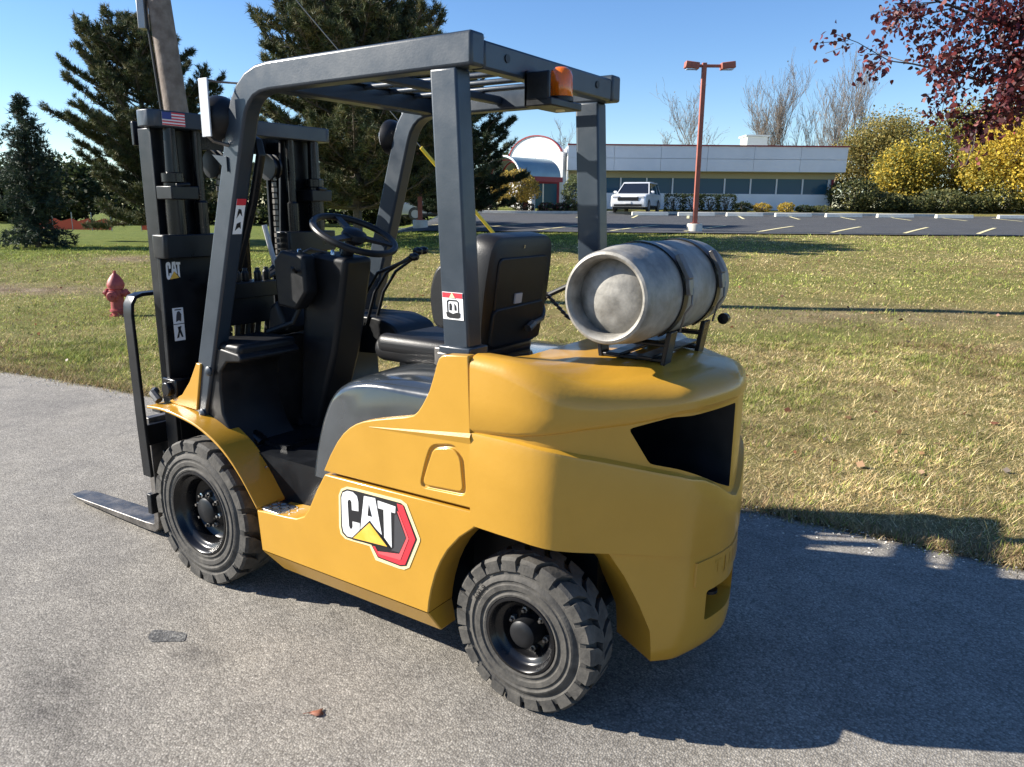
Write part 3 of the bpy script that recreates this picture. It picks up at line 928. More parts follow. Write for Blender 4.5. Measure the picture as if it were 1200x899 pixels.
for y in (.30, -.30):
    b = MB(); b.lathe([(.013, 0), (.013, .004), (0, .004)], 14, 'x', c=(.2225, y, 2.062)); b.build('beam_plug', 'black', FL)
b = MB(); b.box2((1.12, -.421, 2.016), (1.20, .421, 2.086)); b.build('guard_front_beam', 'slate', FL, bevel=.008)
b = MB(); b.box2((.74, -.421, 2.035), (.775, .421, 2.069)); b.build('guard_middle_beam', 'slate', FL, bevel=.006)
for k in range(5):
    y = -.30 + k * .15
    b = MB(); b.box2((.282, y - .015, 2.070), (1.12, y + .015, 2.090)); b.build('guard_slat', 'slate', FL, bevel=.008, seg=2)
b = MB(); b.box2((1.10, -.42, 2.088), (1.22, .42, 2.100)); b.build('roof_plate', 'slate', FL)
# beacon on its bracket
b = MB(); b.box2((.12, .005, 1.930), (.222, .208, 1.955)); b.box2((.208, .045, 1.93), (.2225, .208, 2.04)); b.box2((.13, .192, 1.945), (.222, .208, 2.035)); bo = b.build('beacon_bracket', 'black', FL, bevel=.004)
b = MB(); b.lathe([(0, 2.064), (.020, 2.062), (.033, 2.052), (.039, 2.034), (.0405, 1.972), (.038, 1.966), (0, 1.966)], 24, 'z', c=(.160, .080, 0)); b.build('beacon_lens', 'amber', bo)
b = MB(); b.lathe([(.043, 1.955), (.043, 1.968), (.038, 1.972), (0, 1.972)], 24, 'z', c=(.160, .080, 0)); b.build('beacon_base', 'black', bo)
b = MB(); b.lathe([(0, 2.03), (.012, 2.028), (.016, 1.925), (0, 1.925)], 14, 'z', c=(.160, .080, 0)); b.build('beacon_bulb', 'cream', bo)
# head lamps in front of the legs, behind flat guards
for s in (1, -1):
    x0, y0, z0 = 1.405, s * .475, 1.932
    lampm = MB()
    lampm.lathe([(0, -.055), (.03, -.050), (.062, -.028), (.080, .0), (.083, .02), (.074, .028), (0, .034)], 28, 'x', c=(x0, y0, z0))
    lo_ = lampm.build('head_lamp', 'plastic', FL)
    b = MB(); b.lathe([(.070, .0285), (.068, .036), (0, .045)], 24, 'x', c=(x0, y0, z0)); b.build('lamp_lens', 'lens', lo_)
    b = MB()
    yy = s * .556
    b.box2((1.372, yy - .003, 1.858), (1.425, yy + .003, 2.064))
    b.build('lamp_guard', 'mirror_grey', lo_, bevel=.002)
    b = MB(); b.tube([(1.40, yy, 2.060), (1.36, s * .52, 2.052), (1.28, s * .47, 2.046)], .004, 6); b.build('guard_wire', 'steel', lo_)
    b = MB(); b.tube([(1.40, yy, 1.865), (1.40, s * .53, 1.845), (1.365, s * .488, 1.83)], .007, 6)
    b.build('lamp_bracket', 'steel', lo_)
    b = MB(); b.tube([(x0, y0, z0 - .07), (x0 - .01, y0, 1.83), (1.37, s * .47, 1.80)], .013, 8); b.build('lamp_stem', 'steel', lo_)
    b = MB(); b.prism([(1.46, 1.80), (1.375, 1.79), (1.375, 1.735)], s * .492, s * .498); b.build('lamp_gusset', 'slate', FL)
# grab handle inside the left front leg
for s in (1,):
    b = MB()
    pts = [(1.43, .40, 1.86), (1.36, .40, 1.872), (1.31, .40, 1.85), (1.296, .40, 1.80), (1.36, .40, 1.62), (1.468, .40, 1.40), (1.485, .40, 1.365), (1.51, .40, 1.352), (1.57, .40, 1.36)]
    b.sweep_xz([(p[0], p[2]) for p in pts], .385, .415, .026); b.build('grab_handle', 'black', FL, bevel=.005)

# --- front fenders ----------------------------------------------------------
fo = smooth_poly([(1.95, .745), (1.83, .752), (1.70, .738), (1.58, .715), (1.44, .652), (1.33, .558), (1.232, .432)], 2, closed=False)
for s in (1, -1):
    b = MB(); vs_ = []
    for (x, z) in fo:
        for y, dz in ((.578, 0), (.43, 0), (.43, -.012), (.578, -.012)): vs_.append((x, s * y, z + dz))
    n = len(fo); ff = []
    for i in range(n - 1):
        for k in range(4):
            k2 = (k + 1) % 4
            ff.append((4 * i + k, 4 * i + k2, 4 * i + 4 + k2, 4 * i + 4 + k))
    ff += [(0, 1, 2, 3), tuple(4 * (n - 1) + k for k in range(4))]
    b.add(vs_, ff); o = b.build('front_fender', 'yellow', FL, smooth=40, bevel=.003)
    b = MB(); b.prism([(1.915, .752), (1.80, .800), (1.735, .868), (1.675, .958), (1.645, .955), (1.70, .745)], s * .50, s * .485); b.build('fender_bracket', 'yellow', o, bevel=.004)
    for (x, z) in ((1.62, .735), (1.31, .552)):
        b = MB(); b.lathe([(.007, 0), (.007, .006), (0, .007)], 10, 'z', c=(x, s * .46, z)); b.build('fender_screw', 'steel', o)
    b = MB(); b.tube([(1.93, s * .53, .76), (1.97, s * .53, .79), (2.0, s * .50, .79)], .018, 8); b.box((1.90, s * .55, .73), (.06, .03, .02)); b.build('fender_stay', 'steel', FL)

# --- mast -------------------------------------------------------------------
ms = MB()
b = MB(); b.prism(round_corners([(1.85, .50), (1.85, -.50), (1.97, -.50), (1.97, .50)], .05, 3), 1.925, 1.992, 'z'); mo = b.build('mast_top_beam', 'slate', FL, bevel=.004)
for s in (1, -1):
    # outer channel: web and two flanges
    b = MB(); b.box2((1.95, s * .445, .10), (2.035, s * .425, 1.925)); b.box2((1.95, s * .425, .10), (1.97, s * .36, 1.925)); b.box2((2.015, s * .425, .10), (2.035, s * .36, 1.925))
    b.build('mast_channel', 'black', FL, bevel=.003)
    b = MB(); b.box2((1.955, s * .35, .22), (2.105, s * .332, 1.925)); b.box2((1.955, s * .332, .22), (1.972, s * .27, 1.925)); b.box2((2.09, s * .332, .22), (2.105, s * .27, 1.925))
    b.build('inner_channel', 'black', FL, bevel=.003)
    b = MB(); b.lathe([(.041, 1.42), (.041, 1.70), (.047, 1.705), (.047, 1.74), (.03, 1.745), (.026, 1.925)], 20, 'z', c=(1.885, s * .395, 0)); b.build('lift_cylinder', 'gloss_black', FL)
    b = MB(); b.box((1.875, s * .385, 1.66), (.11, .13, .055)); b.tube([(1.83, s * .42, 1.69), (1.82, s * .36, 1.695)], .010, 6); b.build('cylinder_clamp', 'black', FL, bevel=.004)
    b = MB(); b.lathe([(.030, 1.42), (.030, 1.62), (.022, 1.63), (.022, 1.925)], 16, 'z', c=(1.90, s * .26, 0)); b.build('hose_tube', 'gloss_black', FL)
    # broad lower web facing the driver
    b = MB(); b.prism([(s * .487, .70), (s * .479, 1.385), (s * .20, 1.385), (s * .24, .70)], 1.90, 1.925, 'x'); b.build('mast_web', 'black', FL, bevel=.004)
    b = MB(); b.prism([(s * .447, 1.475), (s * .449, 1.925), (s * .235, 1.925), (s * .205, 1.475)], 1.935, 1.95, 'x'); b.build('mast_upper_web', 'black', FL, bevel=.003)
    b = MB(); b.prism(round_corners([(1.84, s * .490), (1.84, s * .17), (1.94, s * .17), (1.94, s * .490)], .02, 3), 1.385, 1.485, 'z'); b.build('mast_cross_band', 'black', FL, bevel=.005)
    b = MB(); b.box2((1.84, s * .50, .77), (1.94, s * .36, .86)); b.lathe([(.032, -.05), (.032, .05)], 14, 'y', c=(1.89, s * .47, .815)); b.build('tilt_bracket', 'gloss_black', FL, bevel=.006)
    b = MB(); b.tube([(1.86, s * .36, .78), (1.45, s * .36, .60)], .035, 14); b.build('tilt_cylinder', 'gloss_black', FL)
    # lift chain
    b = MB()
    for k in range(46):
        z = .55 + k * .027
        b.box((1.905, s * .155, z), (.010 if k % 2 else .016, .020, .021))
    b.build('lift_chain', 'steel', FL)
    b = MB(); b.lathe([(.02, -.024), (.062, -.022), (.062, -.012), (.05, -.010), (.05, .010), (.062, .012), (.062, .022), (.02, .024)], 24, 'y', c=(1.925, s * .155, 1.79)); b.build('chain_sheave', 'black', FL)
for z, h in ((.35, .12), (1.86, .10)):
    b = MB(); b.box2((2.09, -.43, z), (2.11, .43, z + h)); b.build('mast_cross_member', 'black', FL, bevel=.004)
b = MB(); b.lathe([(.05, .35), (.05, 1.45), (.056, 1.46), (.056, 1.50), (.034, 1.505), (.034, 1.75)], 20, 'z', c=(2.0, 0, 0)); b.build('free_lift_cylinder', 'gloss_black', FL)
# hydraulic valve cluster and hoses seen between the mast rails
vb = MB()
rnd = random.Random(4)
vb.box2((1.72, .0, 1.20), (1.85, .30, 1.27)); vb.box2((1.74, .02, 1.08), (1.84, .28, 1.2))
for k in range(5):
    vb.lathe([(.018, .0), (.018, .05), (.012, .055), (.012, .07)], 10, 'z', c=(1.76 + rnd.random() * .06, .03 + k * .055, 1.26))
vb.build('valve_block', 'black', FL, bevel=.003)
hs = MB()
for k in range(6):
    y = .02 + k * .055
    hs.tube([(1.79, y, 1.10), (1.80, y + .01, 1.0), (1.78 - .01 * k, y + .02, .9), (1.72, y, .7)], .014, 8)
hs.tube([(1.80, .05, 1.26), (1.80, -.05, 1.30), (1.82, -.13, 1.24), (1.82, -.17, 1.05), (1.8, -.18, .8)], .016, 8)
hs.tube([(1.83, .02, 1.26), (1.83, -.08, 1.33), (1.85, -.17, 1.27), (1.85, -.21, 1.0)], .016, 8)
hs.build('hydraulic_hose', 'hose', FL)
b = MB(); b.tube([(1.84, -.03, 1.52), (1.82, -.05, 1.38), (1.80, -.11, 1.2), (1.78, -.12, 1.0)], .012, 8); b.build('pale_hose', 'mirror_grey', FL)
# carriage, load backrest and forks
b = MB()
for z in (.16, .50): b.box2((2.13, -.50, z), (2.165, .50, z + .10))
for s in (1, -1): b.box2((2.11, s * .22, .14), (2.14, s * .30, .62))
b.build('carriage', 'black', FL, bevel=.004)
bar = [(.03, .40)]
hoop = [(.505, .36), (.512, .60), (.520, 1.13), (.515, 1.175), (.497, 1.205), (.465, 1.215), (.30, 1.218), (0, 1.218), (-.30, 1.218), (-.465, 1.215), (-.497, 1.205), (-.515, 1.175), (-.520, 1.13), (-.512, .60), (-.505, .36)]
b = MB(); vs_ = []; n = len(hoop)
for i, p in enumerate(hoop):
    a = Vector(hoop[max(i - 1, 0)]); e = Vector(hoop[min(i + 1, n - 1)]); t = (e - a).normalized(); nn = Vector((-t.y, t.x)) * .008
    for sx in (2.085, 2.150):
        vs_ += [(sx, p[0] + nn.x, p[1] + nn.y), (sx, p[0] - nn.x, p[1] - nn.y)]
ff = []
for i in range(n - 1):
    a = 4 * i; c = a + 4
    ff += [(a, a + 1, c + 1, c), (a + 2, a + 3, c + 3, c + 2), (a, a + 2, c + 2, c), (a + 1, a + 3, c + 3, c + 1)]
ff += [(0, 1, 3, 2), (4 * n - 4, 4 * n - 3, 4 * n - 1, 4 * n - 2)]
b.add(vs_, ff); bo = b.build('load_backrest', 'black', FL, smooth=40, bevel=.003)
for y in (-.17, .17):
    b = MB(); b.box2((2.11, y - .012, .55), (2.14, y + .012, 1.21)); b.build('backrest_bar', 'black', bo, bevel=.003)
for s in (1, -1):
    b = MB(); pts = [(2.195, .62), (2.195, .10), (2.20, .065), (2.225, .048), (2.30, .043), (2.60, .040), (2.96, .034), (3.06, .030)]
    ths = [.04, .04, .042, .042, .04, .03, .014, .008]; wid = [.06, .06, .06, .06, .06, .06, .055, .038]
    vs_ = []
    for i, (p, th, wd) in enumerate(zip(pts, ths, wid)):
        a = Vector(pts[max(i - 1, 0)]); e = Vector(pts[min(i + 1, len(pts) - 1)]); t = (e - a).normalized(); nn = Vector((-t.y, t.x)) * th / 2
        cy = s * .385
        vs_ += [(p[0] + nn.x, cy - wd, p[1] + nn.y), (p[0] + nn.x, cy + wd, p[1] + nn.y), (p[0] - nn.x, cy + wd, p[1] - nn.y), (p[0] - nn.x, cy - wd, p[1] - nn.y)]
    ff = []
    for i in range(len(pts) - 1):
        for k in range(4):
            k2 = (k + 1) % 4
            ff.append((4 * i + k, 4 * i + k2, 4 * i + 4 + k2, 4 * i + 4 + k))
    ff += [(0, 1, 2, 3), tuple(4 * (len(pts) - 1) + k for k in range(4))]
    b.add(vs_, ff); b.build('fork', 'steel', FL, bevel=.003)

# --- wheels -------------------------------------------------------------------
def make_wheel(name, x, s, R, w, yo, rim, nlug, front, turn=0.0):
    root = MB()
    def T(t): return t            # t = 0 outer face, negative inward
    prof = [(rim, -w + .014), (rim + .010, -w + .003), (rim + .03, -w), (R - .05, -w), (R - .026, -w + .012), (R - .022, -w + .03),
            (R - .022, -.03), (R - .026, -.010), (R - .045, -.006), (R - .052, -.011), (R - .060, -.010), (R - .066, -.004), (R - .072, -.0015),
            (rim + .062, .000), (rim + .056, -.004), (rim + .050, -.004), (rim + .046, .000), (rim + .030, -.001), (rim + .026, -.006), (rim + .018, -.006), (rim + .013, -.001), (rim + .006, -.003), (rim, -.014)]
    root.lathe(prof, 72, 'y', closed=True)
    pitch = 2 * math.pi / nlug
    for side in (0, 1):
        for k in range(nlug):
            a0 = k * pitch + (pitch / 2 if side else 0)
            st = [(-.0035, R - .046, R - .010, .37, 0), (-.014, R - .05, R - .001, .38, 0), (-.04, R - .04, R, .36, .10), (-w * .54, R - .035, R, .28, .55)]
            vs_ = []
            for (t, r0, r1, hw, sh) in st:
                tt = t if not side else -w - t
                for (r, e) in ((r0, -1), (r1, -1), (r1, 0), (r1, 1), (r0, 1)):
                    a = a0 + sh * pitch + e * hw * pitch
                    vs_.append((r * math.cos(a), tt, r * math.sin(a)))
            ff = []
            for i in range(3):
                for q_ in range(5):
                    q2 = (q_ + 1) % 5
                    ff.append((5 * i + q_, 5 * i + q2, 5 * i + 5 + q2, 5 * i + 5 + q_))
            ff += [(0, 1, 2, 3, 4), (15, 16, 17, 18, 19)]
            root.add(vs_, ff)
    o = root.build(name, 'rubber', FL, smooth=30, bevel=0)
    o.location = (x, yo * s, R)
    o.rotation_euler = (0, turn, math.pi if s < 0 else 0)
    rm = MB()
    d = .085 if front else .06
    rm.lathe([(rim + .006, -.008), (rim + .002, -.001), (rim - .006, .000), (rim - .012, -.006), (rim - .016, -.022), (rim - .024, -.030), (rim - .034, -.033), (rim - .040, -.042),
              (rim - .046, -d), (rim - .060, -d - .012), (.09 if front else .05, -d - .016), (0, -d - .016)], 56, 'y', caps=False)
    rm.lathe([(rim + .002, -w + .01), (rim - .02, -w + .02), (.05, -w + .05), (0, -w + .05)], 32, 'y', caps=False)
    rm.build('rim', 'gloss_black', o, smooth=40)
    hb_ = MB()
    if front:
        hb_.lathe([(.088, -.12), (.086, -d + .012), (.076, -d + .022), (.060, -d + .028), (.056, -d + .046), (.046, -d + .053), (0, -d + .055)], 36, 'y')
    else:
        hb_.lathe([(.056, -.10), (.048, -.034), (.046, -.014), (.038, -.007), (.02, -.004), (0, -.003)], 32, 'y')
    ho = hb_.build('hub', 'black' if front else 'plastic', o, smooth=40)
    nn = 8 if front else 6
    rr_ = .072 if front else .066
    for k in range(nn):
        a = 2 * math.pi * (k + .3) / nn
        b = MB(); b.lathe([(.0115, -d - .012), (.0115, -d + (.034 if front else .004)), (.006, -d + (.036 if front else .006)), (.006, -d + (.046 if front else .016)), (0, -d + (.047 if front else .017))], 6, 'y', c=(rr_ * math.cos(a), 0, rr_ * math.sin(a)))
        b.build('wheel_nut', 'chrome' if front and k % 3 == 1 else 'steel', o, smooth=20)
    # embossed size on the side wall
    for txt, a0, sz in (('600-9' if not front else '7.00-12', 38, .030), ('SOLID', 250, .024)):
        if front and txt == 'SOLID': continue
        if txt == 'SOLID': continue
        le = MB(); tv, tf = text_polys(txt, sz)
        rad = (rim + R - .01) / 2 + (.0 if front else .002)
        q_ = []
        for (tx, ty, tz) in tv:
            a = math.radians(a0) + tx / rad          # viewed from outside (+y), x runs to the left
            r = rad - .012 + ty
            q_.append((r * math.cos(a), .0012, r * math.sin(a)))
        le.add(q_, tf); le.build('tyre_lettering', 'plastic', o, smooth=0)
    return o
for s in (1, -1):
    make_wheel('rear_wheel', 0.0, s, .266, .150, .540, .128, 22, False, .05)
    make_wheel('front_wheel', 1.610, s, .322, .185, .596, .182, 20, True, .1)

# --- decals -------------------------------------------------------------------
def decal(pieces, place, parent, lift=0.0012):
    """pieces: (name, material, outline, layer); place maps outline units -> point"""
    for nm, mt_, poly, layer in pieces:
        b = MB(); n = len(poly)
        a = [place(p, 0.0004 + lift * layer - lift * .8) for p in poly]; e = [place(p, 0.0004 + lift * layer) for p in poly]
        b.add(a + e, [tuple(range(n)), tuple(range(2 * n - 1, n - 1, -1))] + [(i, (i + 1) % n, (i + 1) % n + n, i + n) for i in range(n)])
        b.build(nm, mt_, parent, smooth=0)
LOGO_C = [(545, 190), (552, 166), (575, 157), (605, 164), (626, 185), (633, 215), (634, 264), (600, 258), (598, 216), (591, 203), (582, 203), (577, 214), (584, 338), (590, 356), (599, 357), (604, 346), (603, 318), (640, 327), (640, 362), (626, 385), (600, 401), (575, 395), (556, 372), (549, 340)]
LOGO_A = [(663, 184), (722, 196), (757, 388), (694, 322), (643, 368)]
LOGO_A_HOLE = [(689, 228), (705, 292), (683, 286)]
LOGO_T = [(735, 208), (829, 240), (827, 274), (805, 268), (809, 456), (770, 402), (766, 256), (737, 247)]
LOGO_TRI = [(694, 324), (788, 449), (608, 403)]
LOGO_TRI_B = [(694, 312), (800, 458), (594, 408)]
LOGO_BACK = [(538, 185), (548, 158), (572, 148), (612, 156), (834, 216), (856, 222), (872, 236), (940, 412), (884, 552), (852, 553), (735, 508), (700, 440), (604, 412), (570, 402), (548, 378), (541, 345)]
LOGO_CREAM = [(528, 180), (540, 148), (570, 136), (615, 144), (858, 206), (886, 228), (956, 410), (955, 424), (900, 562), (872, 573), (842, 566), (722, 522), (690, 448), (600, 422), (562, 410), (538, 384), (530, 345)]
LOGO_RED = [(836, 224), (868, 234), (934, 412), (880, 545), (852, 546), (738, 502), (708, 446), (722, 450), (742, 488), (856, 520), (900, 408), (846, 268)]
LOGO_RED_IN = [(846, 268), (900, 408), (856, 520), (742, 488), (735, 474), (850, 488), (888, 404), (838, 262)]
LOGO_GREY = [(824, 282), (838, 282), (884, 404), (850, 482), (806, 470), (822, 455)]
LOGO_CORNERS = [(0.761, 0.624), (0.375, 0.708), (0.383, 0.406), (0.78, 0.292)]
# decal pixel frame -> side panel x, z (flat homography solved from four corners)
def solve_h(src, dst):
    A_ = []; B_ = []
    for (u, v), (x, z) in zip(src, dst):
        A_.append([u, v, 1, 0, 0, 0, -u * x, -v * x]); B_.append(x)
        A_.append([0, 0, 0, u, v, 1, -u * z, -v * z]); B_.append(z)
    h = np.linalg.lstsq(np.array(A_, float), np.array(B_, float), rcond=None)[0]
    return lambda p: ((h[0] * p[0] + h[1] * p[1] + h[2]) / (h[6] * p[0] + h[7] * p[1] + 1), (h[3] * p[0] + h[4] * p[1] + h[5]) / (h[6] * p[0] + h[7] * p[1] + 1))
H_ = solve_h([(528, 136), (956, 136), (956, 573), (528, 573)], LOGO_CORNERS)
big = [('logo_border', 'cream', LOGO_CREAM, 1), ('logo_back', 'decal_black', LOGO_BACK, 2), ('logo_red', 'decal_red', LOGO_RED, 3), ('logo_red_inner', 'decal_red2', LOGO_RED_IN, 4), ('logo_grey', 'decal_grey', LOGO_GREY, 3),
       ('letter_c', 'white', LOGO_C, 3), ('letter_a', 'white', LOGO_A, 3), ('letter_t', 'white', LOGO_T, 3), ('letter_a_hole', 'decal_black', LOGO_A_HOLE, 4), ('logo_triangle_edge', 'decal_black', LOGO_TRI_B, 4), ('logo_triangle', 'decal_yellow', LOGO_TRI, 5)]
decal(big, lambda p, h: (H_(p)[0], .5752 + h, H_(p)[1]), FL)
# small maker's mark on the mast web, facing the driver
def flat(p):                                  # straightened letters, unit square
    x, z = H_(p); return ((LX0 - x) / (LX0 - LX1), (z - LZ0) / (LZ1 - LZ0))
xs_ = [H_(p)[0] for p in LOGO_C + LOGO_T]; zs_ = [H_(p)[1] for p in LOGO_C + LOGO_T + LOGO_TRI]
LX0, LX1, LZ0, LZ1 = max(xs_), min(xs_), min(zs_), max(zs_)
def on_mast(p, h):
    u, v = flat(p)
    return (1.8992 - h, .458 - u * .070, 1.292 + v * .076)
decal([('mast_letter_c', 'white', LOGO_C, 1), ('mast_letter_a', 'white', LOGO_A, 1), ('mast_letter_t', 'white', LOGO_T, 1), ('mast_letter_hole', 'decal_black', LOGO_A_HOLE, 2), ('mast_logo_triangle', 'decal_yellow', LOGO_TRI, 2)], on_mast, FL)
def rect(a, b, c, d): return [(a, b), (c, b), (c, d), (a, d)]
# warning label on the mast web
def wl_(p, h): return (1.8992 - h, .446 - p[0] * .052, 1.020 + p[1] * .146)
decal([('warning_label', 'white', rect(0, 0, 1, 1), 1), ('label_line', 'decal_black', rect(0, .50, 1, .52), 2), ('label_figure', 'decal_black', [(.2, .08), (.4, .1), (.5, .25), (.65, .1), (.8, .1), (.62, .34), (.7, .44), (.35, .42), (.4, .3)], 2),
       ('label_figure', 'decal_grey', [(.25, .58), (.5, .62), (.7, .58), (.78, .8), (.6, .9), (.4, .88), (.3, .75)], 2), ('label_figure', 'decal_black', rect(.2, .93, .8, .96), 2)], wl_, FL)
# label on the left rear post
def pl_(p, h): return (.338 - p[0] * .082 + (p[1] * .082 - .0) * .05, .4885 + h, 1.262 + p[1] * .087)
decal([('safety_label', 'white', rect(0, 0, 1, 1), 1), ('label_red_band', 'decal_red', rect(.02, .80, .98, .98), 2), ('label_triangle', 'cream', [(.5, 1.0), (.36, .80), (.64, .80)], 3),
       ('label_truck', 'decal_black', [(.2, .10), (.3, .06), (.72, .06), (.84, .10), (.86, .26), (.70, .28), (.5, .22), (.3, .28), (.16, .26)], 2),
       ('label_truck', 'decal_black', [(.22, .28), (.27, .28), (.27, .64), (.32, .68), (.70, .68), (.75, .64), (.75, .28), (.80, .28), (.80, .66), (.72, .73), (.30, .73), (.22, .66)], 2),
       ('label_figure', 'decal_black', [(.33, .34), (.44, .34), (.46, .5), (.42, .60), (.34, .58)], 2), ('label_figure', 'decal_black', [(.58, .34), (.68, .36), (.66, .52), (.58, .60)], 2)], pl_, FL)
# label on the inner face of the left front leg
def ll_(p, h):
    z = 1.500 + p[1] * .135
    x = 1.722 - (z - .665) * .3222 - .0478 - h - .0065
    return (x, .478 - p[0] * .042, z)
decal([('leg_label', 'white', rect(0, 0, 1, 1), 1), ('leg_label_band', 'decal_red', rect(.0, .82, 1, 1), 2), ('label_figure', 'decal_black', [(.2, .45), (.5, .6), (.8, .5), (.6, .7), (.3, .72)], 2), ('label_figure', 'decal_black', [(.2, .1), (.6, .2), (.8, .15), (.7, .35), (.3, .3)], 2)], ll_, FL)
# flag sticker on the left end of the mast beam
def fg_(p, h): return (1.8495 - h, .445 - p[0] * .105, 1.932 + p[1] * .052)
decal([('flag_sticker', 'white', rect(0, 0, 1, 1), 1)] + [('flag_stripe', 'decal_red', rect(0 if k < 2 else .4, k / 4.5 + .02, 1, k / 4.5 + .13), 2) for k in range(5)] + [('flag_canton', 'decal_blue', rect(0, .46, .4, 1), 3)], fg_, FL)

# --- tank cradle (part of the truck) and the tank itself ----------------------
TX, TZ, TR = -.17, 1.352, .155
cr = MB()
for y in (.13, -.17):
    cr.prism([(TX + .10, 1.12), (TX + .115, 1.12), (TX + .135, 1.235), (TX + .118, 1.235)], y - .028, y + .028)
    cr.prism([(TX - .115, 1.12), (TX - .10, 1.12), (TX - .118, 1.235), (TX - .135, 1.235)], y - .028, y + .028)
    cr.box((TX, y, 1.142), (.22, .05, .012)); cr.box((TX, y, 1.192), (.24, .056, .010))
cr.box((TX + .05, -.02, 1.152), (.05, .42, .010)); cr.box((TX - .06, -.02, 1.152), (.05, .42, .010))
cro = cr.build('tank_cradle', 'black', FL, bevel=.003)
for y in (.115, -.185):
    b = MB(); vs_ = []; n = 41
    for k in range(n):
        a = math.radians(-60 + 300 * k / (n - 1))
        for r in (TR + .002, TR + .006):
            for yy in (y - .019, y + .019): vs_.append((TX + r * math.cos(a), yy, TZ + r * math.sin(a)))
    ff = []
    for k in range(n - 1):
        a = 4 * k; c = a + 4
        ff += [(a, a + 1, c + 1, c), (a + 2, c + 2, c + 3, a + 3), (a, c, c + 2, a + 2), (a + 1, a + 3, c + 3, c + 1)]
    b.add(vs_, ff); so = b.build('tank_strap', 'black', FL, smooth=40)
    b = MB()
    for a, ln in ((150, .085), (172, .05)):
        ar = math.radians(a); r = TR + .016
        b.box((TX + r * math.cos(ar), y, TZ + r * math.sin(ar)), (.014, .036, ln), rot=Matrix.Rotation(-ar + math.pi, 3, 'Y'))
    b.tube([(TX - TR - .02, y - .012, TZ + .02), (TX - TR - .025, y, TZ - .03), (TX - TR - .005, y, TZ - .06), (TX - TR + .01, y, TZ - .12)], .004, 6)
    b.build('strap_latch', 'steel', so, bevel=.002)
b = MB(); b.lathe([(0, -.02), (.018, -.018), (.02, .01), (0, .012)], 12, 'y', c=(TX - .16, -.26, 1.235)); b.build('clamp_knob', 'black', FL)
TK = MB()
prof = [(.0, .326), (.04, .324), (.08, .316), (.103, .304), (.114, .296), (.117, .345), (.121, .355), (.129, .3595), (.137, .356), (.1415, .346), (.140, .318), (.142, .300), (.150, .270), (.1545, .235), (TR, .20),
        (TR, .02), (TR + .002, .012), (TR + .002, -.004), (TR, -.012), (TR, -.27), (.150, -.32), (.135, -.365), (.112, -.395), (.108, -.44), (.102, -.44), (.100, -.395), (.05, -.405), (0, -.405)]
TK.lathe(prof, 64, 'y', c=(0, 0, 0))
tko = TK.build('propane_tank', 'tank', None, smooth=40)
tko.location = (TX, 0, TZ)
tag(tko, 'dull grey aluminium propane tank strapped across the rear of the forklift', 'gas tank')
b = MB(); b.tube([(0, -.40, .02), (0, -.47, .02)], .022, 12); b.tube([(0, -.45, .02), (.05, -.45, .04)], .014, 10); b.lathe([(.0, -.46), (.032, -.455), (.032, -.44), (0, -.435)], 12, 'y', c=(-.05, 0, -.03)); b.build('tank_valve', 'steel', tko)
b = MB(); b.tube([(-.12, -.44, 1.37), (.0, -.44, 1.37), (.12, -.43, 1.352), (.29, -.40, 1.322), (.39, -.40, 1.292), (.49, -.40, 1.245), (.54, -.40, 1.185), (.56, -.38, 1.08)], .011, 10); b.build('fuel_hose', 'hose', FL)
b = MB()
for k in range(16):
    t = k / 15; x = .34 + .13 * t
    b.box((x, -.33, 1.17 + .11 * t), (.020, .006 if k % 2 else .014, .014 if k % 2 else .006), rot=Matrix.Rotation(-.45, 3, 'Y'))
b.build('retaining_chain', 'steel', FL)

# ------------------------------------------------------------------ background builders
RZ = math.atan2(RY, RX)              # local x = to the right, local y = away from the camera
def at(d, l, dz=0.0):
    return G(d, l, dz)
def tri_mesh(name, V, Cc, mt, parent=None, loc=None, nv=3, smooth=False):
    """V: (n, nv, 3) polygons, Cc: (n, 3) colours"""
    n = len(V)
    me = bpy.data.meshes.new(name)
    me.vertices.add(n * nv); me.vertices.foreach_set('co', np.ascontiguousarray(V, np.float32).ravel())
    me.loops.add(n * nv); me.loops.foreach_set('vertex_index', np.arange(n * nv, dtype=np.int32))
    me.polygons.add(n); me.polygons.foreach_set('loop_start', np.arange(0, n * nv, nv, dtype=np.int32))
    me.update(calc_edges=True)
    a = me.attributes.new('Col', 'FLOAT_COLOR', 'POINT')
    c4 = np.ones((n, nv, 4), np.float32); c4[:, :, :3] = Cc[:, None, :]
    a.data.foreach_set('color', c4.ravel())
    me.materials.append(M[mt])
    o = bpy.data.objects.new(name, me); COL.objects.link(o)
    if parent is not None: o.parent = parent
    if loc is not None: o.location = loc
    return o
M['needles'] = attr_mat('pine_needles', 0.7, 0.15)
M['leaves'] = attr_mat('tree_leaves', 0.65, 0.38)
M['grass'] = attr_mat('grass_blades', 0.8, 0.25)
M['red_leaves'] = attr_mat('red_leaves', 0.5, 0.30, spec=0.4)
M['bark'] = mat('bark', (0.075, 0.060, 0.048), 0.9, col2=(0.15, 0.125, 0.10), vscale=14, bump=0.6, bscale=22)
M['pale_bark'] = mat('pale_bark', (0.15, 0.12, 0.095), 0.9, col2=(0.25, 0.21, 0.17), vscale=6)
M['dark_bark'] = mat('dark_bark', (0.045, 0.036, 0.033), 0.85, col2=(0.09, 0.075, 0.065), vscale=14)
M['pole_wood'] = mat('pole_wood', (0.135, 0.105, 0.085), 0.9, col2=(0.24, 0.20, 0.17), vscale=6, bump=0.5, bscale=20)
M['hydrant_red'] = mat('hydrant_paint', (0.26, 0.035, 0.035), 0.55, col2=(0.36, 0.07, 0.065), vscale=14, bump=0.15, bscale=50)
M['guy_yellow'] = mat('guy_guard_plastic', (0.80, 0.58, 0.05), 0.5)
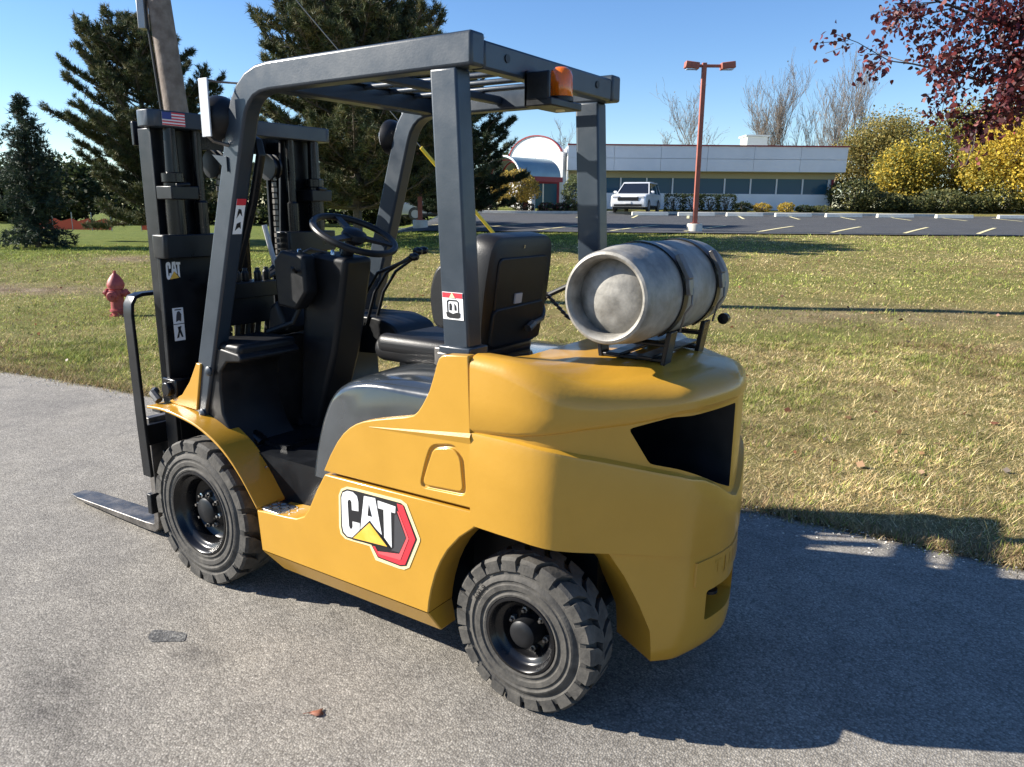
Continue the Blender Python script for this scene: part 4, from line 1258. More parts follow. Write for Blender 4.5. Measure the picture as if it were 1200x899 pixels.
M['galv'] = mat('galvanised_steel', (0.35, 0.35, 0.35), 0.45, metal=0.6)
M['rust_red'] = mat('lamp_paint', (0.30, 0.085, 0.055), 0.55, col2=(0.38, 0.12, 0.08), vscale=6)
M['wall_white'] = mat('building_white', (0.82, 0.82, 0.81), 0.7, var=0.04, vscale=0.8)
M['fascia'] = mat('fascia_metal', (0.80, 0.80, 0.81), 0.5, var=0.05, vscale=0.6)
M['soffit'] = mat('soffit_tan', (0.46, 0.41, 0.24), 0.7)
M['trim_red'] = mat('trim_red', (0.30, 0.03, 0.035), 0.55)
M['win'] = mat('window_glass', (0.016, 0.085, 0.14), 0.12, spec=0.25)
M['canopy'] = mat('canopy_metal', (0.26, 0.36, 0.38), 0.4, metal=0.3, var=0.08, vscale=2)
M['white_paint'] = mat('white_paint', (0.78, 0.78, 0.77), 0.5)
M['hvac'] = mat('rooftop_unit', (0.50, 0.52, 0.46), 0.6)
M['car_white'] = mat('car_white', (0.72, 0.73, 0.74), 0.22, coat=0.6)
M['car_silver'] = mat('car_silver', (0.42, 0.44, 0.46), 0.3, metal=0.5, coat=0.5)
M['car_glass'] = mat('car_glass', (0.012, 0.014, 0.018), 0.06, coat=0.5)
M['car_dark'] = mat('car_trim', (0.014, 0.014, 0.015), 0.4)
M['orange_mesh'] = mat('orange_barrier', (0.72, 0.10, 0.045), 0.7)
M['stopconc'] = mat('parking_block_paint', (0.66, 0.64, 0.56), 0.75, var=0.08, vscale=5)

def rands(seed): return np.random.RandomState(seed)
def unit(v): return v / (np.linalg.norm(v, axis=-1, keepdims=True) + 1e-9)

def leaf_quads(C_, R_, size, rs, flat=0.3, col=None):
    """leaf-sized quads at points C_ (n,3)"""
    n = len(C_)
    a = unit(rs.normal(size=(n, 3)) * [1, 1, flat + .4]); b = unit(np.cross(a, rs.normal(size=(n, 3))))
    s = size * (0.6 + 0.8 * rs.rand(n))[:, None]
    p0 = C_ - a * s * .5; p2 = C_ + a * s * .5
    p1 = C_ + b * s * .38 + np.cross(a, b) * s * .12; p3 = C_ - b * s * .38 + np.cross(a, b) * s * .12
    return np.stack([p0, p1, p2, p3], 1)

def grow(rs, start, direction, length, r0, depth, out, spread=0.6, up=0.15, nseg=4, kids=(2, 4), tips=None, shrink=0.62):
    """recursive limbs: appends (points, radii)"""
    p = np.array(start, float); d = unit(np.array(direction, float))
    pts = [p.copy()]
    for i in range(nseg):
        d = unit(d + rs.normal(size=3) * .16 + np.array([0, 0, up * .25]))
        p = p + d * length / nseg; pts.append(p.copy())
    rad = list(np.linspace(r0, r0 * .45, nseg + 1))
    out.append((pts, rad))
    if depth <= 0:
        if tips is not None: tips.append(pts[-1])
        return
    for k in range(rs.randint(kids[0], kids[1] + 1)):
        i = rs.randint(1, nseg + 1)
        nd = unit(d + rs.normal(size=3) * spread + np.array([0, 0, up]))
        grow(rs, pts[i], nd, length * shrink * (0.75 + .5 * rs.rand()), rad[i] * .62, depth - 1, out, spread, up, nseg, kids, tips, shrink)
    if tips is not None: tips.append(pts[-1])

def limbs_mesh(name, limbs, mt, parent, loc=None, thick=1.0, n=5, tmin=.004):
    b = MB()
    for pts, rad in limbs:
        b.tube(pts, [max(r * thick, tmin) for r in rad], n if rad[0] > .03 else 3, caps=False)
    return b.build(name, mt, parent, smooth=60, loc=loc, fix=False)

def broadleaf(name, d, l, h, r, pal, seed, label, cat='tree', group=None, nleaf=9000, leaf=.16, base=0.15, bark='bark', squash=1.0, trunk_r=None, lobes=26, see=0.0):
    rs = rands(seed)
    root = empty(name, at(d, l, -.05))
    tag(root, label, cat, group)
    tr = trunk_r or h * .016
    limbs = [([(0, 0, 0), (rs.normal() * .1, rs.normal() * .1, h * .3), (rs.normal() * .2, rs.normal() * .2, h * .62)], [tr * 1.3, tr, tr * .5])]
    cz = h * (base + (1 - base) / 2); rz = h * (1 - base) / 2
    cen = []
    for k in range(lobes):
        u = unit(rs.normal(size=3)); q = u * (.55 + .40 * rs.rand()) * np.array([r, r, rz]) * .86
        cen.append(q + [0, 0, cz])
        limbs.append(([(0, 0, h * (.15 + .3 * rs.rand())), tuple(q * .55 + [0, 0, cz * .9]), tuple(q + [0, 0, cz])], [tr * .4, tr * .25, tr * .08]))
    cen = np.array(cen)
    limbs_mesh('trunk', limbs, bark, root)
    which = rs.randint(0, lobes, nleaf)
    sz = (.20 + .22 * rs.rand(lobes))[:, None] * np.array([r, r, rz * squash])
    v = rs.normal(size=(nleaf, 3)); v = unit(v) * (rs.rand(nleaf, 1) ** .45)
    P_ = cen[which] + v * sz[which] * 1.25
    P_ = P_[P_[:, 2] > .05]; which = which[:len(P_)] if len(P_) == nleaf else rs.randint(0, lobes, len(P_))
    pal = np.array(pal)
    tone = rs.rand(lobes)
    ci = np.clip((tone[which] * len(pal) + rs.normal(size=len(P_)) * .6).astype(int), 0, len(pal) - 1)
    colr = pal[ci] * (0.75 + .5 * rs.rand(len(P_), 1))
    tri_mesh('crown', leaf_quads(P_, None, leaf, rs), colr, 'leaves', root, nv=4)
    return root

def tufts(P_, D_, rs, n_needle, length, width, col, colvar=.35):
    """needle bunches at P_ pointing roughly along D_"""
    m_ = len(P_)
    P3 = np.repeat(P_, n_needle, 0); D3 = np.repeat(D_, n_needle, 0)
    nd = unit(D3 * .75 + rs.normal(size=P3.shape) * .62)
    L_ = length * (.65 + .6 * rs.rand(len(P3), 1))
    side = unit(np.cross(nd, rs.normal(size=P3.shape))) * width * .5
    base = P3 + rs.normal(size=P3.shape) * length * .12
    V = np.stack([base - side, base + side, base + nd * L_], 1)
    tone = np.repeat(.7 + .6 * rs.rand(m_, 1), n_needle, 0)
    pick = np.repeat((rs.rand(m_) * len(col)).astype(int), n_needle)
    c = np.array(col)[pick] * tone * (1 - colvar / 2 + colvar * rs.rand(len(P3), 1))
    return V, c

def pine(d, l, h, label, seed, reach, z0=.1, lean=0.0, gaps=0.25, name='pine_tree', whorls=12, col=None, per=7, tuft=.17, grp=None):
    rs = rands(seed)
    root = empty(name, at(d, l, -.05), RZ); tag(root, label, 'tree', grp)
    tk = [(0, 0, 0), (lean * .2, 0, h * .25), (lean * .5 + .12, .1, h * .5), (lean * .8 - .05, 0, h * .78), (lean, 0, h * .98)]
    tr = h * .020
    limbs = [(tk, [tr * 1.25, tr, tr * .8, tr * .45, tr * .1])]
    TP, TD = [], []
    for w in range(whorls):
        t = (w + .35) / whorls
        z = h * (z0 + (1 - z0) * t)
        xc = np.interp(z, [q[2] for q in tk], [q[0] for q in tk])
        Lb = reach * np.interp(t, [0, .12, .4, .65, .85, 1], [.85, .97, 1.0, .86, .60, .30])
        for k in range(per if t < .8 else per - 2):
            if rs.rand() < gaps: continue
            a = 2 * math.pi * (k + rs.rand() * .9) / per + w * 1.1
            ln = Lb * (.55 + .55 * rs.rand())
            rise = .02 + .50 * t + .14 * rs.normal()
            p = np.array([xc, 0, z + rs.normal() * h * .010]); pts = [p.copy()]; dd_ = unit(np.array([math.cos(a), math.sin(a), rise]))
            ns = 6
            for i in range(ns):
                dd_ = unit(dd_ + rs.normal(size=3) * .08 + np.array([0, 0, .02 + .035 * i])); p = p + dd_ * ln / ns; pts.append(p.copy())
            limbs.append((pts, list(np.linspace(tr * .30 * (1.1 - t * .6), .013, ns + 1))))
            side = unit(np.cross(dd_, [0, 0, 1.0]))
            for i in range(2, ns + 1):
                nt_ = 1 + int(2.4 * ln + .6 * i / ns * 3)
                for _ in range(nt_):
                    q = pts[i] + (pts[i] - pts[i - 1]) * (rs.rand() - 1)
                    sd_ = unit(dd_ * (.35 + .5 * rs.rand()) + side * rs.normal() * .95 + np.array([0, 0, .18 + .16 * rs.normal()]))
                    sl = (.16 + .20 * rs.rand()) * (1.25 - .45 * i / ns) * (.6 + .22 * reach)
                    e = q + sd_ * sl
                    limbs.append(([q, e], [.014, .008]))
                    for s_ in (.45, .72, .95, 1.05):
                        TP.append(q + (e - q) * s_ + rs.normal(size=3) * .025); TD.append(unit(sd_ + np.array([0, 0, .45])))
            for s_ in (0, .06, .12):
                TP.append(pts[-1] + dd_ * s_); TD.append(unit(dd_ + np.array([0, 0, .3])))
    limbs_mesh('trunk', limbs, 'bark', root)
    col = col or [(.042, .058, .026), (.066, .084, .034), (.100, .112, .046), (.150, .138, .064)]
    V, c = tufts(np.array(TP), np.array(TD), rs, 13, tuft, .026, col)
    tri_mesh('crown', V, c, 'needles', root)
    return root

def bush(d, l, w, h, pal, seed, label, name='shrub', n=1600, leaf=.10, group=None, depth=None, boxy=False, dz=0.0):
    rs = rands(seed)
    root = empty(name, at(d, l, dz), RZ); tag(root, label, 'hedge' if name == 'hedge' else 'shrub', group)
    limbs = []
    for k in range(9):
        a = rs.rand() * 6.28; limbs.append(([(0, 0, -.05), (math.cos(a) * w * .18, math.sin(a) * w * .18, h * .5), (math.cos(a) * w * .32, math.sin(a) * w * .32, h * .8)], [.03, .02, .008]))
    limbs_mesh('stem', limbs, 'bark', root)
    dep = depth or w
    if boxy:
        P_ = (rs.rand(n, 3) - .5); k = rs.randint(0, 3, n); sg = np.sign(rs.rand(n) - .5)
        P_[np.arange(n), k] = sg * (.5 - .12 * rs.rand(n) ** 2); P_ = P_ * [w, dep, h] + [0, 0, h / 2] + rs.normal(size=(n, 3)) * .03
    else:
        v = unit(rs.normal(size=(n, 3))) * (.62 + .40 * rs.rand(n, 1) ** .6)
        nz = fbm(v[:, 0] * 3 + seed, v[:, 1] * 3 + v[:, 2] * 2, 1.0, seed % 9)[:, None]
        P_ = v * (.72 + .55 * nz) * [w / 2, dep / 2, h / 2] + [0, 0, h / 2]
    P_[:, 2] = np.maximum(P_[:, 2], .03)
    pal = np.array(pal); c = pal[rs.randint(0, len(pal), n)] * (.7 + .6 * rs.rand(n, 1))
    tri_mesh('foliage', leaf_quads(P_, None, leaf, rs), c, 'leaves', root, nv=4)
    return root

# ------------------------------------------------------------------ near things on the lawn
# fire hydrant
HP = at(12.3, -6.37, -.02)
hy = empty('fire_hydrant', HP, RZ); tag(hy, 'faded red fire hydrant standing on the lawn left of the forklift', 'fire hydrant')
b = MB(); b.lathe([(.135, 0), (.135, .045), (.10, .05), (.10, .10), (.125, .105), (.125, .135), (.105, .14), (.100, .30), (.103, .46), (.122, .475), (.122, .50), (.118, .52)], 24, 'z'); b.build('barrel', 'hydrant_red', hy)
b = MB(); b.lathe([(.128, .50), (.132, .52), (.128, .55), (.112, .60), (.085, .645), (.06, .68), (.036, .70), (.03, .715)], 24, 'z'); b.lathe([(.026, .70), (.024, .755), (0, .757)], 5, 'z'); b.build('bonnet', 'hydrant_red', hy)
for a in (math.pi, 0.0, -math.pi / 2):
    b = MB(); mm = Matrix.Rotation(a, 4, 'Z'); rr_ = .055 if a != -math.pi / 2 else .075
    b.lathe([(rr_, .08), (rr_, .135), (rr_ + .014, .14), (rr_ + .014, .165), (rr_, .17), (rr_ - .01, .185), (.022, .19), (.022, .215), (0, .217)], 16, 'x', c=(0, 0, .40 if a != -math.pi / 2 else .36), mtx=mm); b.build('nozzle', 'hydrant_red', hy)
for k in range(8):
    a = k * math.pi / 4; b = MB(); b.lathe([(.012, .03), (.012, .065), (0, .066)], 6, 'z', c=(.118 * math.cos(a), .118 * math.sin(a), 0)); b.build('flange_bolt', 'hydrant_red', hy)

# utility pole with its guy wire
PB = Vector(at(12.5, -4.99, -.3)); lean = Vector((RX, RY, 0)) * -.075
up_ = empty('utility_pole', PB); tag(up_, 'leaning weathered wooden utility pole rising behind the mast', 'utility pole')
def pp(z): return lean * z + Vector((0, 0, z))
b = MB(); n = 9; b.tube([pp(z) for z in np.linspace(0, 9.6, n)], list(np.linspace(.20, .135, n)), 20); b.build('pole_shaft', 'pole_wood', up_)
b = MB(); b.tube([pp(z) + Vector((RX, RY, 0)) * -.19 + Vector((HX, HY, 0)) * -.09 for z in (.2, 2, 4, 6.5)], .018, 8); b.build('conduit', 'hose', up_)
b = MB(); c_ = pp(4.75) + Vector((RX, RY, 0)) * -.24 + Vector((HX, HY, 0)) * -.08; b.box(c_, (.11, .16, .46), rot=Matrix.Rotation(RZ, 3, 'Z')); b.build('meter_box', 'galv', up_, bevel=.01)
b = MB(); b.box(pp(9.1), (2.2, .10, .12), rot=Matrix.Rotation(RZ, 3, 'Z')); co = b.build('cross_arm', 'pole_wood', up_)
for k in (-1, -.5, .5, 1):
    b = MB(); q = pp(9.16) + Vector((RX, RY, 0)) * k; b.lathe([(.03, 0), (.05, .03), (.03, .06), (.05, .09), (.02, .13), (0, .135)], 12, 'z', c=q); b.build('insulator', 'white_paint', co)
ga = Vector(at(15.0, .42, -.05)); gt = PB + pp(7.55)
gw = empty('guy_wire', ga); tag(gw, 'steel guy wire with a yellow plastic guard slanting down behind the seat', 'guy wire')
b = MB(); b.tube([Vector((0, 0, 0)), gt - ga], .008, 6); b.build('wire', 'galv', gw)
b = MB(); v_ = (gt - ga).normalized(); b.tube([v_ * .25, v_ * 3.3], .032, 10); b.build('wire_guard', 'guy_yellow', gw)
b = MB(); b.tube([Vector((0, 0, -.2)), v_ * .3], .014, 8); b.build('anchor_rod', 'galv', gw)

# ------------------------------------------------------------------ conifers
pine(28.5, -13.0, 7.3, 'tall irregular pine behind the mast and the utility pole', 3, 3.1, z0=.08, lean=-.3, gaps=.16, whorls=16, per=10)
pine(23.5, -4.7, 6.55, 'large spreading pine behind the overhead guard, its trunk beyond the steering wheel', 5, 3.9, z0=.16, lean=.1, gaps=.12, whorls=16, per=11)
pine(31.0, -2.4, 5.5, 'smaller dark pine between the guard posts, left of the yellow round bush', 9, 2.8, z0=.06, gaps=.08, whorls=12, per=9, col=[(.022, .038, .016), (.032, .050, .020), (.05, .07, .03)])

def spruce(d, l, h, r, seed, label, grp=None):
    rs = rands(seed)
    root = empty('spruce_tree', at(d, l, -.05), RZ); tag(root, label, 'tree', grp)
    limbs = [([(0, 0, 0), (.03, 0, h * .5), (0, 0, h)], [.10, .06, .008])]
    TP, TD = [], []
    for w in range(30):
        t = (w + .4) / 30; z = h * (.06 + .92 * t); Lb = r * (1 - t) ** .85 * (.75 + .5 * rs.rand()) + .10
        if t > .1 and t < .22: Lb *= .55
        for k in range(9 if t < .75 else 6):
            a = 2 * math.pi * (k + rs.rand()) / 9 + w; ln = Lb * (.7 + .4 * rs.rand())
            p0 = np.array([0, 0, z]); dv = np.array([math.cos(a), math.sin(a), -.12 + .5 * t]); e = p0 + unit(dv) * ln + [0, 0, -.05 * ln]
            limbs.append(([p0, (p0 + e) / 2 + [0, 0, -.04 * ln], e], [.018, .012, .005]))
            for s_ in np.linspace(.2, 1, max(3, int(ln / .11))):
                for _ in range(2):
                    TP.append(p0 + (e - p0) * s_ + rs.normal(size=3) * [.07, .07, .05]); TD.append(unit(dv + rs.normal(size=3) * .5))
    limbs_mesh('trunk', limbs, 'bark', root)
    V, c = tufts(np.array(TP), np.array(TD), rs, 7, .16, .034, [(.022, .040, .028), (.035, .055, .036), (.05, .07, .04)])
    tri_mesh('crown', V, c, 'needles', root)
spruce(25, -15.3, 4.75, 1.28, 21, 'short pointed spruce at the left edge of the lawn')

# dense green scrub closing the view under the pines
GREEN = [(.040, .055, .020), (.055, .072, .026), (.035, .045, .02), (.075, .080, .034)]
for i, (d, l, h, r, lab) in enumerate([
        (58, -50, 5.5, 5, 'dark tree far away at the left edge of the picture'),
        (60, -41, 6.5, 5, 'dark tree far behind the short spruce'),
        (56, -33, 5.0, 4.5, 'dark tree far behind the orange barrier'),
        (60, -24, 6.2, 5, 'dark tree in the far row seen past the mast'),
        (57, -15.5, 5.2, 4.5, 'dark tree in the far row behind the big spreading pine'),
        (59, -8.5, 5.6, 4.2, 'dark tree in the far row beside the silver car')]):
    broadleaf('far_tree', d, l, h, r, GREEN, 40 + i, lab, group='row of dark trees far left', nleaf=5200, leaf=.30, base=.02, lobes=22)

for i, l in enumerate(np.arange(-62, 1, 5.2)):
    lab = ['hedgerow clump at the far left end', 'hedgerow clump second from the far left end', 'hedgerow clump third from the far left end', 'hedgerow clump left of the short spruce', 'hedgerow clump behind the short spruce', 'hedgerow clump behind the long orange barrier', 'hedgerow clump behind the short orange barrier', 'hedgerow clump behind the mast', 'hedgerow clump seen between the mast rails', 'hedgerow clump behind the steering wheel', 'hedgerow clump behind the spreading pine trunk', 'hedgerow clump left of the silver car', 'hedgerow clump behind the silver car'][min(i, 12)]
    bush(64 + 2 * math.sin(i * 2.3), float(l), 7.5, 3.6 + .8 * math.sin(i * 1.7), GREEN, 300 + i, 'dark ' + lab, n=2600, leaf=.34, group='hedgerow far left', depth=3)
# orange construction barriers far left
for (l0, l1, d, h, lab) in [(-24.6, -20.6, 40, .62, 'long low orange barrier on the far lawn at left'), (-19.3, -17.0, 40.5, .70, 'short bright orange barrier behind the mast at far left')]:
    a = Vector(at(d, l0)); e = Vector(at(d, l1)); root = empty('barrier_fence', a); tag(root, lab, 'barrier', 'orange barriers far left')
    n = 5 if l1 - l0 > 3 else 3
    b = MB(); seg = 14; vs_ = []
    for i in range(seg + 1):
        q = a.lerp(e, i / seg) - a; hh = h * (.88 + .14 * math.sin(i * 2.1))
        for z in (.05, hh): vs_ += [(q.x + HX * .01, q.y + HY * .01, z), (q.x - HX * .01, q.y - HY * .01, z)]
    ff = []
    for i in range(seg):
        a_ = 4 * i; c = a_ + 4
        ff += [(a_, c, c + 2, a_ + 2), (a_ + 1, a_ + 3, c + 3, c + 1), (a_ + 2, c + 2, c + 3, a_ + 3)]
    b.add(vs_, ff); b.build('mesh_sheet', 'orange_mesh', root, smooth=0)
    for i in range(n):
        q = a.lerp(e, i / (n - 1)) - a; b = MB(); b.tube([(q.x, q.y, -.1), (q.x, q.y, h + .3)], .025, 6); b.build('post', 'galv', root)
# ------------------------------------------------------------------ lamp posts
def lamp_post(d, l, h, label):
    root = empty('lamp_post', at(d, l), RZ); tag(root, label, 'lamp post', 'parking lot lamp posts')
    b = MB(); b.lathe([(.27, -.2), (.27, .26), (.25, .30), (0, .30)], 20, 'z'); b.build('concrete_base', 'concrete', root)
    b = MB(); b.box2((-.075, -.075, .30), (.075, .075, h)); b.build('lamp_pole', 'rust_red', root, bevel=.012)
    b = MB(); b.box2((-.14, -.14, .30), (.14, .14, .325)); b.build('pole_flange', 'rust_red', root)
    b = MB(); b.box2((-.55, -.05, h - .14), (.80, .05, h - .05)); b.build('lamp_arm', 'rust_red', root, bevel=.01)
    for x, s in ((-.42, -1), (.78, 1)):
        b = MB(); b.box((x, 0, h - .085), (.46, .36, .21), rot=Matrix.Rotation(-.12 * s, 3, 'Y')); o = b.build('lamp_head', 'rust_red', root, bevel=.02)
        b = MB(); b.box((x, 0, h - .20), (.36, .28, .02)); b.build('lamp_diffuser', 'lens', o)
lamp_post(27.3, 6.33, 5.55, 'tall red brown double headed lamp post at the parking lot edge, right of the guard')
lamp_post(28.2, -3.36, 5.55, 'red brown lamp post mostly hidden by the pine, seen through the guard')

# ------------------------------------------------------------------ parking blocks
for i, px in enumerate((756, 809, 864, 920, 977, 1037, 1103, 1176, 1250)):
    l = (px - 600) / 896.5 * 42.4
    root_l = ['parking block just right of the white car', 'parking block behind the lamp post', 'parking block third from the white car', 'parking block fourth from the white car', 'parking block fifth from the white car', 'parking block sixth from the white car', 'parking block seventh from the white car', 'parking block at the right edge of the lot', 'parking block beyond the right edge of the lot'][i]
    b = MB(); b.prism([(-.15, 0), (.15, 0), (.10, .20), (-.10, .20)], -.98, .98, 'x')
    o = b.build('parking_block', 'stopconc', None, bevel=.02); o.location = at(42.4 + .1 * math.sin(i * 3), l, .05); o.rotation_euler = (0, 0, RZ + .02 * math.sin(i * 5))
    tag(o, 'white concrete ' + root_l, 'parking block', 'concrete parking blocks')

# ------------------------------------------------------------------ office building
BZ = 1.60
bx0, by0 = W2(51.0, 3.5)
BL = empty('office_building', (bx0, by0, BZ), RZ)
tag(BL, 'long low white office building with a band of dark windows across the parking lot', 'building')
LW = 17.0                                     # local x 0..LW along the front, local y away
def bbox(name, mt, a, b, parent=BL, bevel=0, **k):
    q = MB(); q.box2(a, b); return q.build(name, mt, parent, bevel=bevel, **k)
bbox('wall', 'wall_white', (0, .12, -.8), (LW, 14, 3.3))
bbox('lower_wall', 'wall_white', (0, -.02, -.8), (LW, .12, .88))
bbox('lintel', 'soffit', (0, -.02, 1.88), (LW + .15, .12, 2.26))
bbox('soffit', 'soffit', (-.1, -.78, 2.26), (LW + .35, .0, 2.30))
bbox('end_wall', 'trim_red', (LW, .0, -.8), (LW + .14, 13.5, 3.28))
npan = 6
for i in range(npan):                          # fascia panels lean outwards
    x0 = -.1 + i * (LW + .6) / npan; x1 = x0 + (LW + .6) / npan - .02
    q = MB()
    for z0, z1, y0, y1 in ((2.30, 3.03, -.78, -.84), (3.05, 3.80, -.842, -.90)):
        q.add([(x0, y0, z0), (x1, y0, z0), (x1, y1, z1), (x0, y1, z1), (x0, y0 + .1, z0), (x1, y0 + .1, z0), (x1, y1 + .1, z1), (x0, y1 + .1, z1)],
              [(0, 1, 2, 3), (4, 5, 6, 7), (0, 1, 5, 4), (1, 2, 6, 5), (2, 3, 7, 6), (3, 0, 4, 7)])
    q.build('fascia_panel', 'fascia', BL, smooth=0)
bbox('roof_trim', 'trim_red', (-.12, -.96, 3.80), (LW + .55, -.70, 3.88))
bbox('roof', 'fascia', (-.1, -.72, 3.30), (LW + .5, 14, 3.78))
nw = 10; ww = (LW - .25) / nw
for i in range(nw):
    x0 = .05 + i * ww
    o = bbox('window', 'white_paint', (x0, -.01, .88), (x0 + ww, .11, .93))
    bbox('mullion', 'white_paint', (x0 + ww - .05, -.03, .93), (x0 + ww + .04, .10, 1.88), o)
    bbox('pane', 'win', (x0 + .04, .05, .93), (x0 + ww - .05, .07, 1.88), o)
    bbox('interior', 'car_dark', (x0 + .04, .09, .93), (x0 + ww - .05, .115, 1.88), o)
bbox('mullion', 'white_paint', (-.02, -.03, .93), (.05, .10, 1.88))
bbox('rooftop_unit', 'hvac', (12.2, 3.0, 3.78), (13.6, 4.6, 4.75), bevel=.03)
bbox('rooftop_unit_cap', 'hvac', (12.1, 2.9, 4.75), (13.7, 4.7, 4.85))
# curved parapet wall left of the windows
q = MB(); ar = [(-3.9, -.8), (-3.9, 2.9)] + [(-1.95 + 1.95 * -math.cos(a), 2.9 + 1.5 * math.sin(a)) for a in np.linspace(.1, math.pi - .35, 18)] + [(0.02, 3.4), (0.02, -.8)]
q.prism(ar, -.30, .3, 'y'); prp = q.build('parapet', 'wall_white', BL, smooth=30); prp.location = (0, -.75, 0); prp.rotation_euler = (0, 0, math.radians(-30)); prp.location = (-.28, -.45, 0)
q = MB(); vs_ = []
apts = [(-1.95 + 1.99 * -math.cos(a), 2.9 + 1.54 * math.sin(a)) for a in np.linspace(.1, math.pi - .35, 18)]
q.sweep_xz(apts, -.36, -.15, .07); q.build('parapet_trim', 'trim_red', prp)
for k in range(6):
    bbox('parapet_seam', 'fascia', (-3.2 + k * .6, -.312, 2.4), (-3.17 + k * .6, -.30, 3.55 + .4 * math.sin((k + 1) * .45)), prp)
# entrance canopy: barrel roof on red trusses and white columns
cx0, cw_, cl = 0.0, 1.55, 3.4
q = MB(); vs_ = []; ns = 20
for y in (0, -cl):
    for r in (1.0, .94):
        for k in range(ns + 1):
            a = math.pi * k / ns; vs_.append((cx0 - cw_ * r * math.cos(a), y, 1.78 + 1.15 * r * math.sin(a)))
ff = []; m_ = ns + 1
for k in range(ns):
    ff += [(k, k + 1, 2 * m_ + k + 1, 2 * m_ + k), (m_ + k, 3 * m_ + k, 3 * m_ + k + 1, m_ + k + 1), (k, m_ + k, m_ + k + 1, k + 1), (2 * m_ + k, 2 * m_ + k + 1, 3 * m_ + k + 1, 3 * m_ + k)]
ff += [(0, 2 * m_, 3 * m_, m_), (ns, m_ + ns, 3 * m_ + ns, 2 * m_ + ns)]
q.add(vs_, ff); cnp = q.build('canopy_roof', 'canopy', BL, smooth=40)
cnp.location = (-1.65, -1.1, 0); cnp.rotation_euler = (0, 0, math.radians(-48))
for y in (-.4, -1.3, -2.2, -3.1):
    q = MB(); q.sweep_xz([(cx0 - 1.36 * math.cos(a), 1.78 + .96 * math.sin(a)) for a in np.linspace(0, math.pi, 15)], y, y - .08, .07); q.build('canopy_rib', 'trim_red', cnp)
q = MB(); q.sweep_xz([(cx0 - 1.58 * math.cos(a), 1.78 + 1.18 * math.sin(a)) for a in np.linspace(0, math.pi, 15)], -3.42, -3.50, .08); q.build('canopy_edge', 'white_paint', cnp)
for sx_ in (-1, 1):
    bbox('canopy_beam', 'trim_red', (cx0 + sx_ * 1.42 - .12, -3.4, 1.50), (cx0 + sx_ * 1.42 + .12, .2, 1.78), cnp)
bbox('canopy_beam', 'trim_red', (cx0 - 1.3, -3.38, 1.52), (cx0 + 1.3, -3.2, 1.76), cnp)
for (x, y) in ((-1.40, -3.2), (1.40, -3.2), (1.40, -2.3), (-1.4, -.6)):
    bbox('canopy_column', 'white_paint', (cx0 + x - .16, y - .16, -.9), (cx0 + x + .16, y + .16, 1.50), cnp, bevel=.02)
bbox('entrance_wall', 'trim_red', (-3.0, -.62, -.8), (-.35, -.55, 1.9))
o = bbox('door', 'win', (-2.5, -.66, -.75), (-.75, -.62, 1.45))
bbox('door_frame', 'white_paint', (-1.66, -.69, -.75), (-1.58, -.66, 1.45), o)

# ------------------------------------------------------------------ planting along the building
DK = [(.030, .048, .018), (.045, .062, .022), (.025, .036, .015)]
OLV = [(.11, .12, .04), (.08, .10, .035), (.15, .14, .05)]
YEL = [(.46, .32, .055), (.55, .38, .06), (.36, .27, .06), (.30, .25, .05)]
PUR = [(.10, .03, .035), (.14, .05, .045)]
bush(45.5, .05, 3.0, 1.95, [(.42, .30, .06), (.50, .36, .07), (.33, .24, .06), (.26, .21, .06)], 61, 'round golden clipped bush in front of the entrance canopy', n=6000, leaf=.11, dz=.45)
bush(45.5, 3.55, 1.5, 2.0, [(.11, .135, .055), (.16, .18, .075), (.08, .10, .045)], 62, 'upright grey green shrub right of the entrance columns', n=1600, leaf=.13, dz=.1)
bush(45.2, 4.75, 1.0, .8, PUR, 63, 'small purple shrub beside the upright grey green shrub', n=500, leaf=.10)
for i, (l, w, lab) in enumerate([(-1.4, 1.1, 'low dark shrub under the left of the golden bush'), (.6, 1.3, 'low dark shrub under the golden bush'), (1.9, 1.1, 'low dark shrub at the entrance columns'), (2.75, 1.0, 'low dark shrub between the columns and the grey green shrub')]):
    bush(45.0, l, w, .62, DK + PUR[:1], 70 + i, lab, n=700, leaf=.10, group='low shrubs at the entrance')
for i, (px, lab) in enumerate([(783, 'square clipped hedge beside the white car'), (804, 'second square clipped hedge from the white car'), (824, 'third square clipped hedge, just right of the lamp pole'), (842, 'fourth square clipped hedge, farthest from the white car')]):
    bush(47.5, (px - 600) / 896.5 * 47.5, 1.05, 1.05, DK, 80 + i, lab, name='hedge', n=1300, leaf=.09, boxy=True, depth=.9, group='clipped hedges under the windows')
for i, (px, w, h, pal, lab) in enumerate([(862, 1.2, .62, DK, 'low dark green mound right of the clipped hedges'), (884, 1.2, .55, YEL, 'low straw yellow mound under the windows, nearer the hedges'), (911, 1.1, .6, YEL, 'low straw yellow mound under the windows, farther from the hedges'), (932, 1.1, .45, DK, 'low green mound right of the yellow mounds'), (951, 1.3, .45, OLV, 'low olive mound at the right end of the building')]):
    bush(48.2, (px - 600) / 896.5 * 48.2, w, h, pal, 90 + i, lab, n=700, leaf=.10, group='low mounds under the windows')

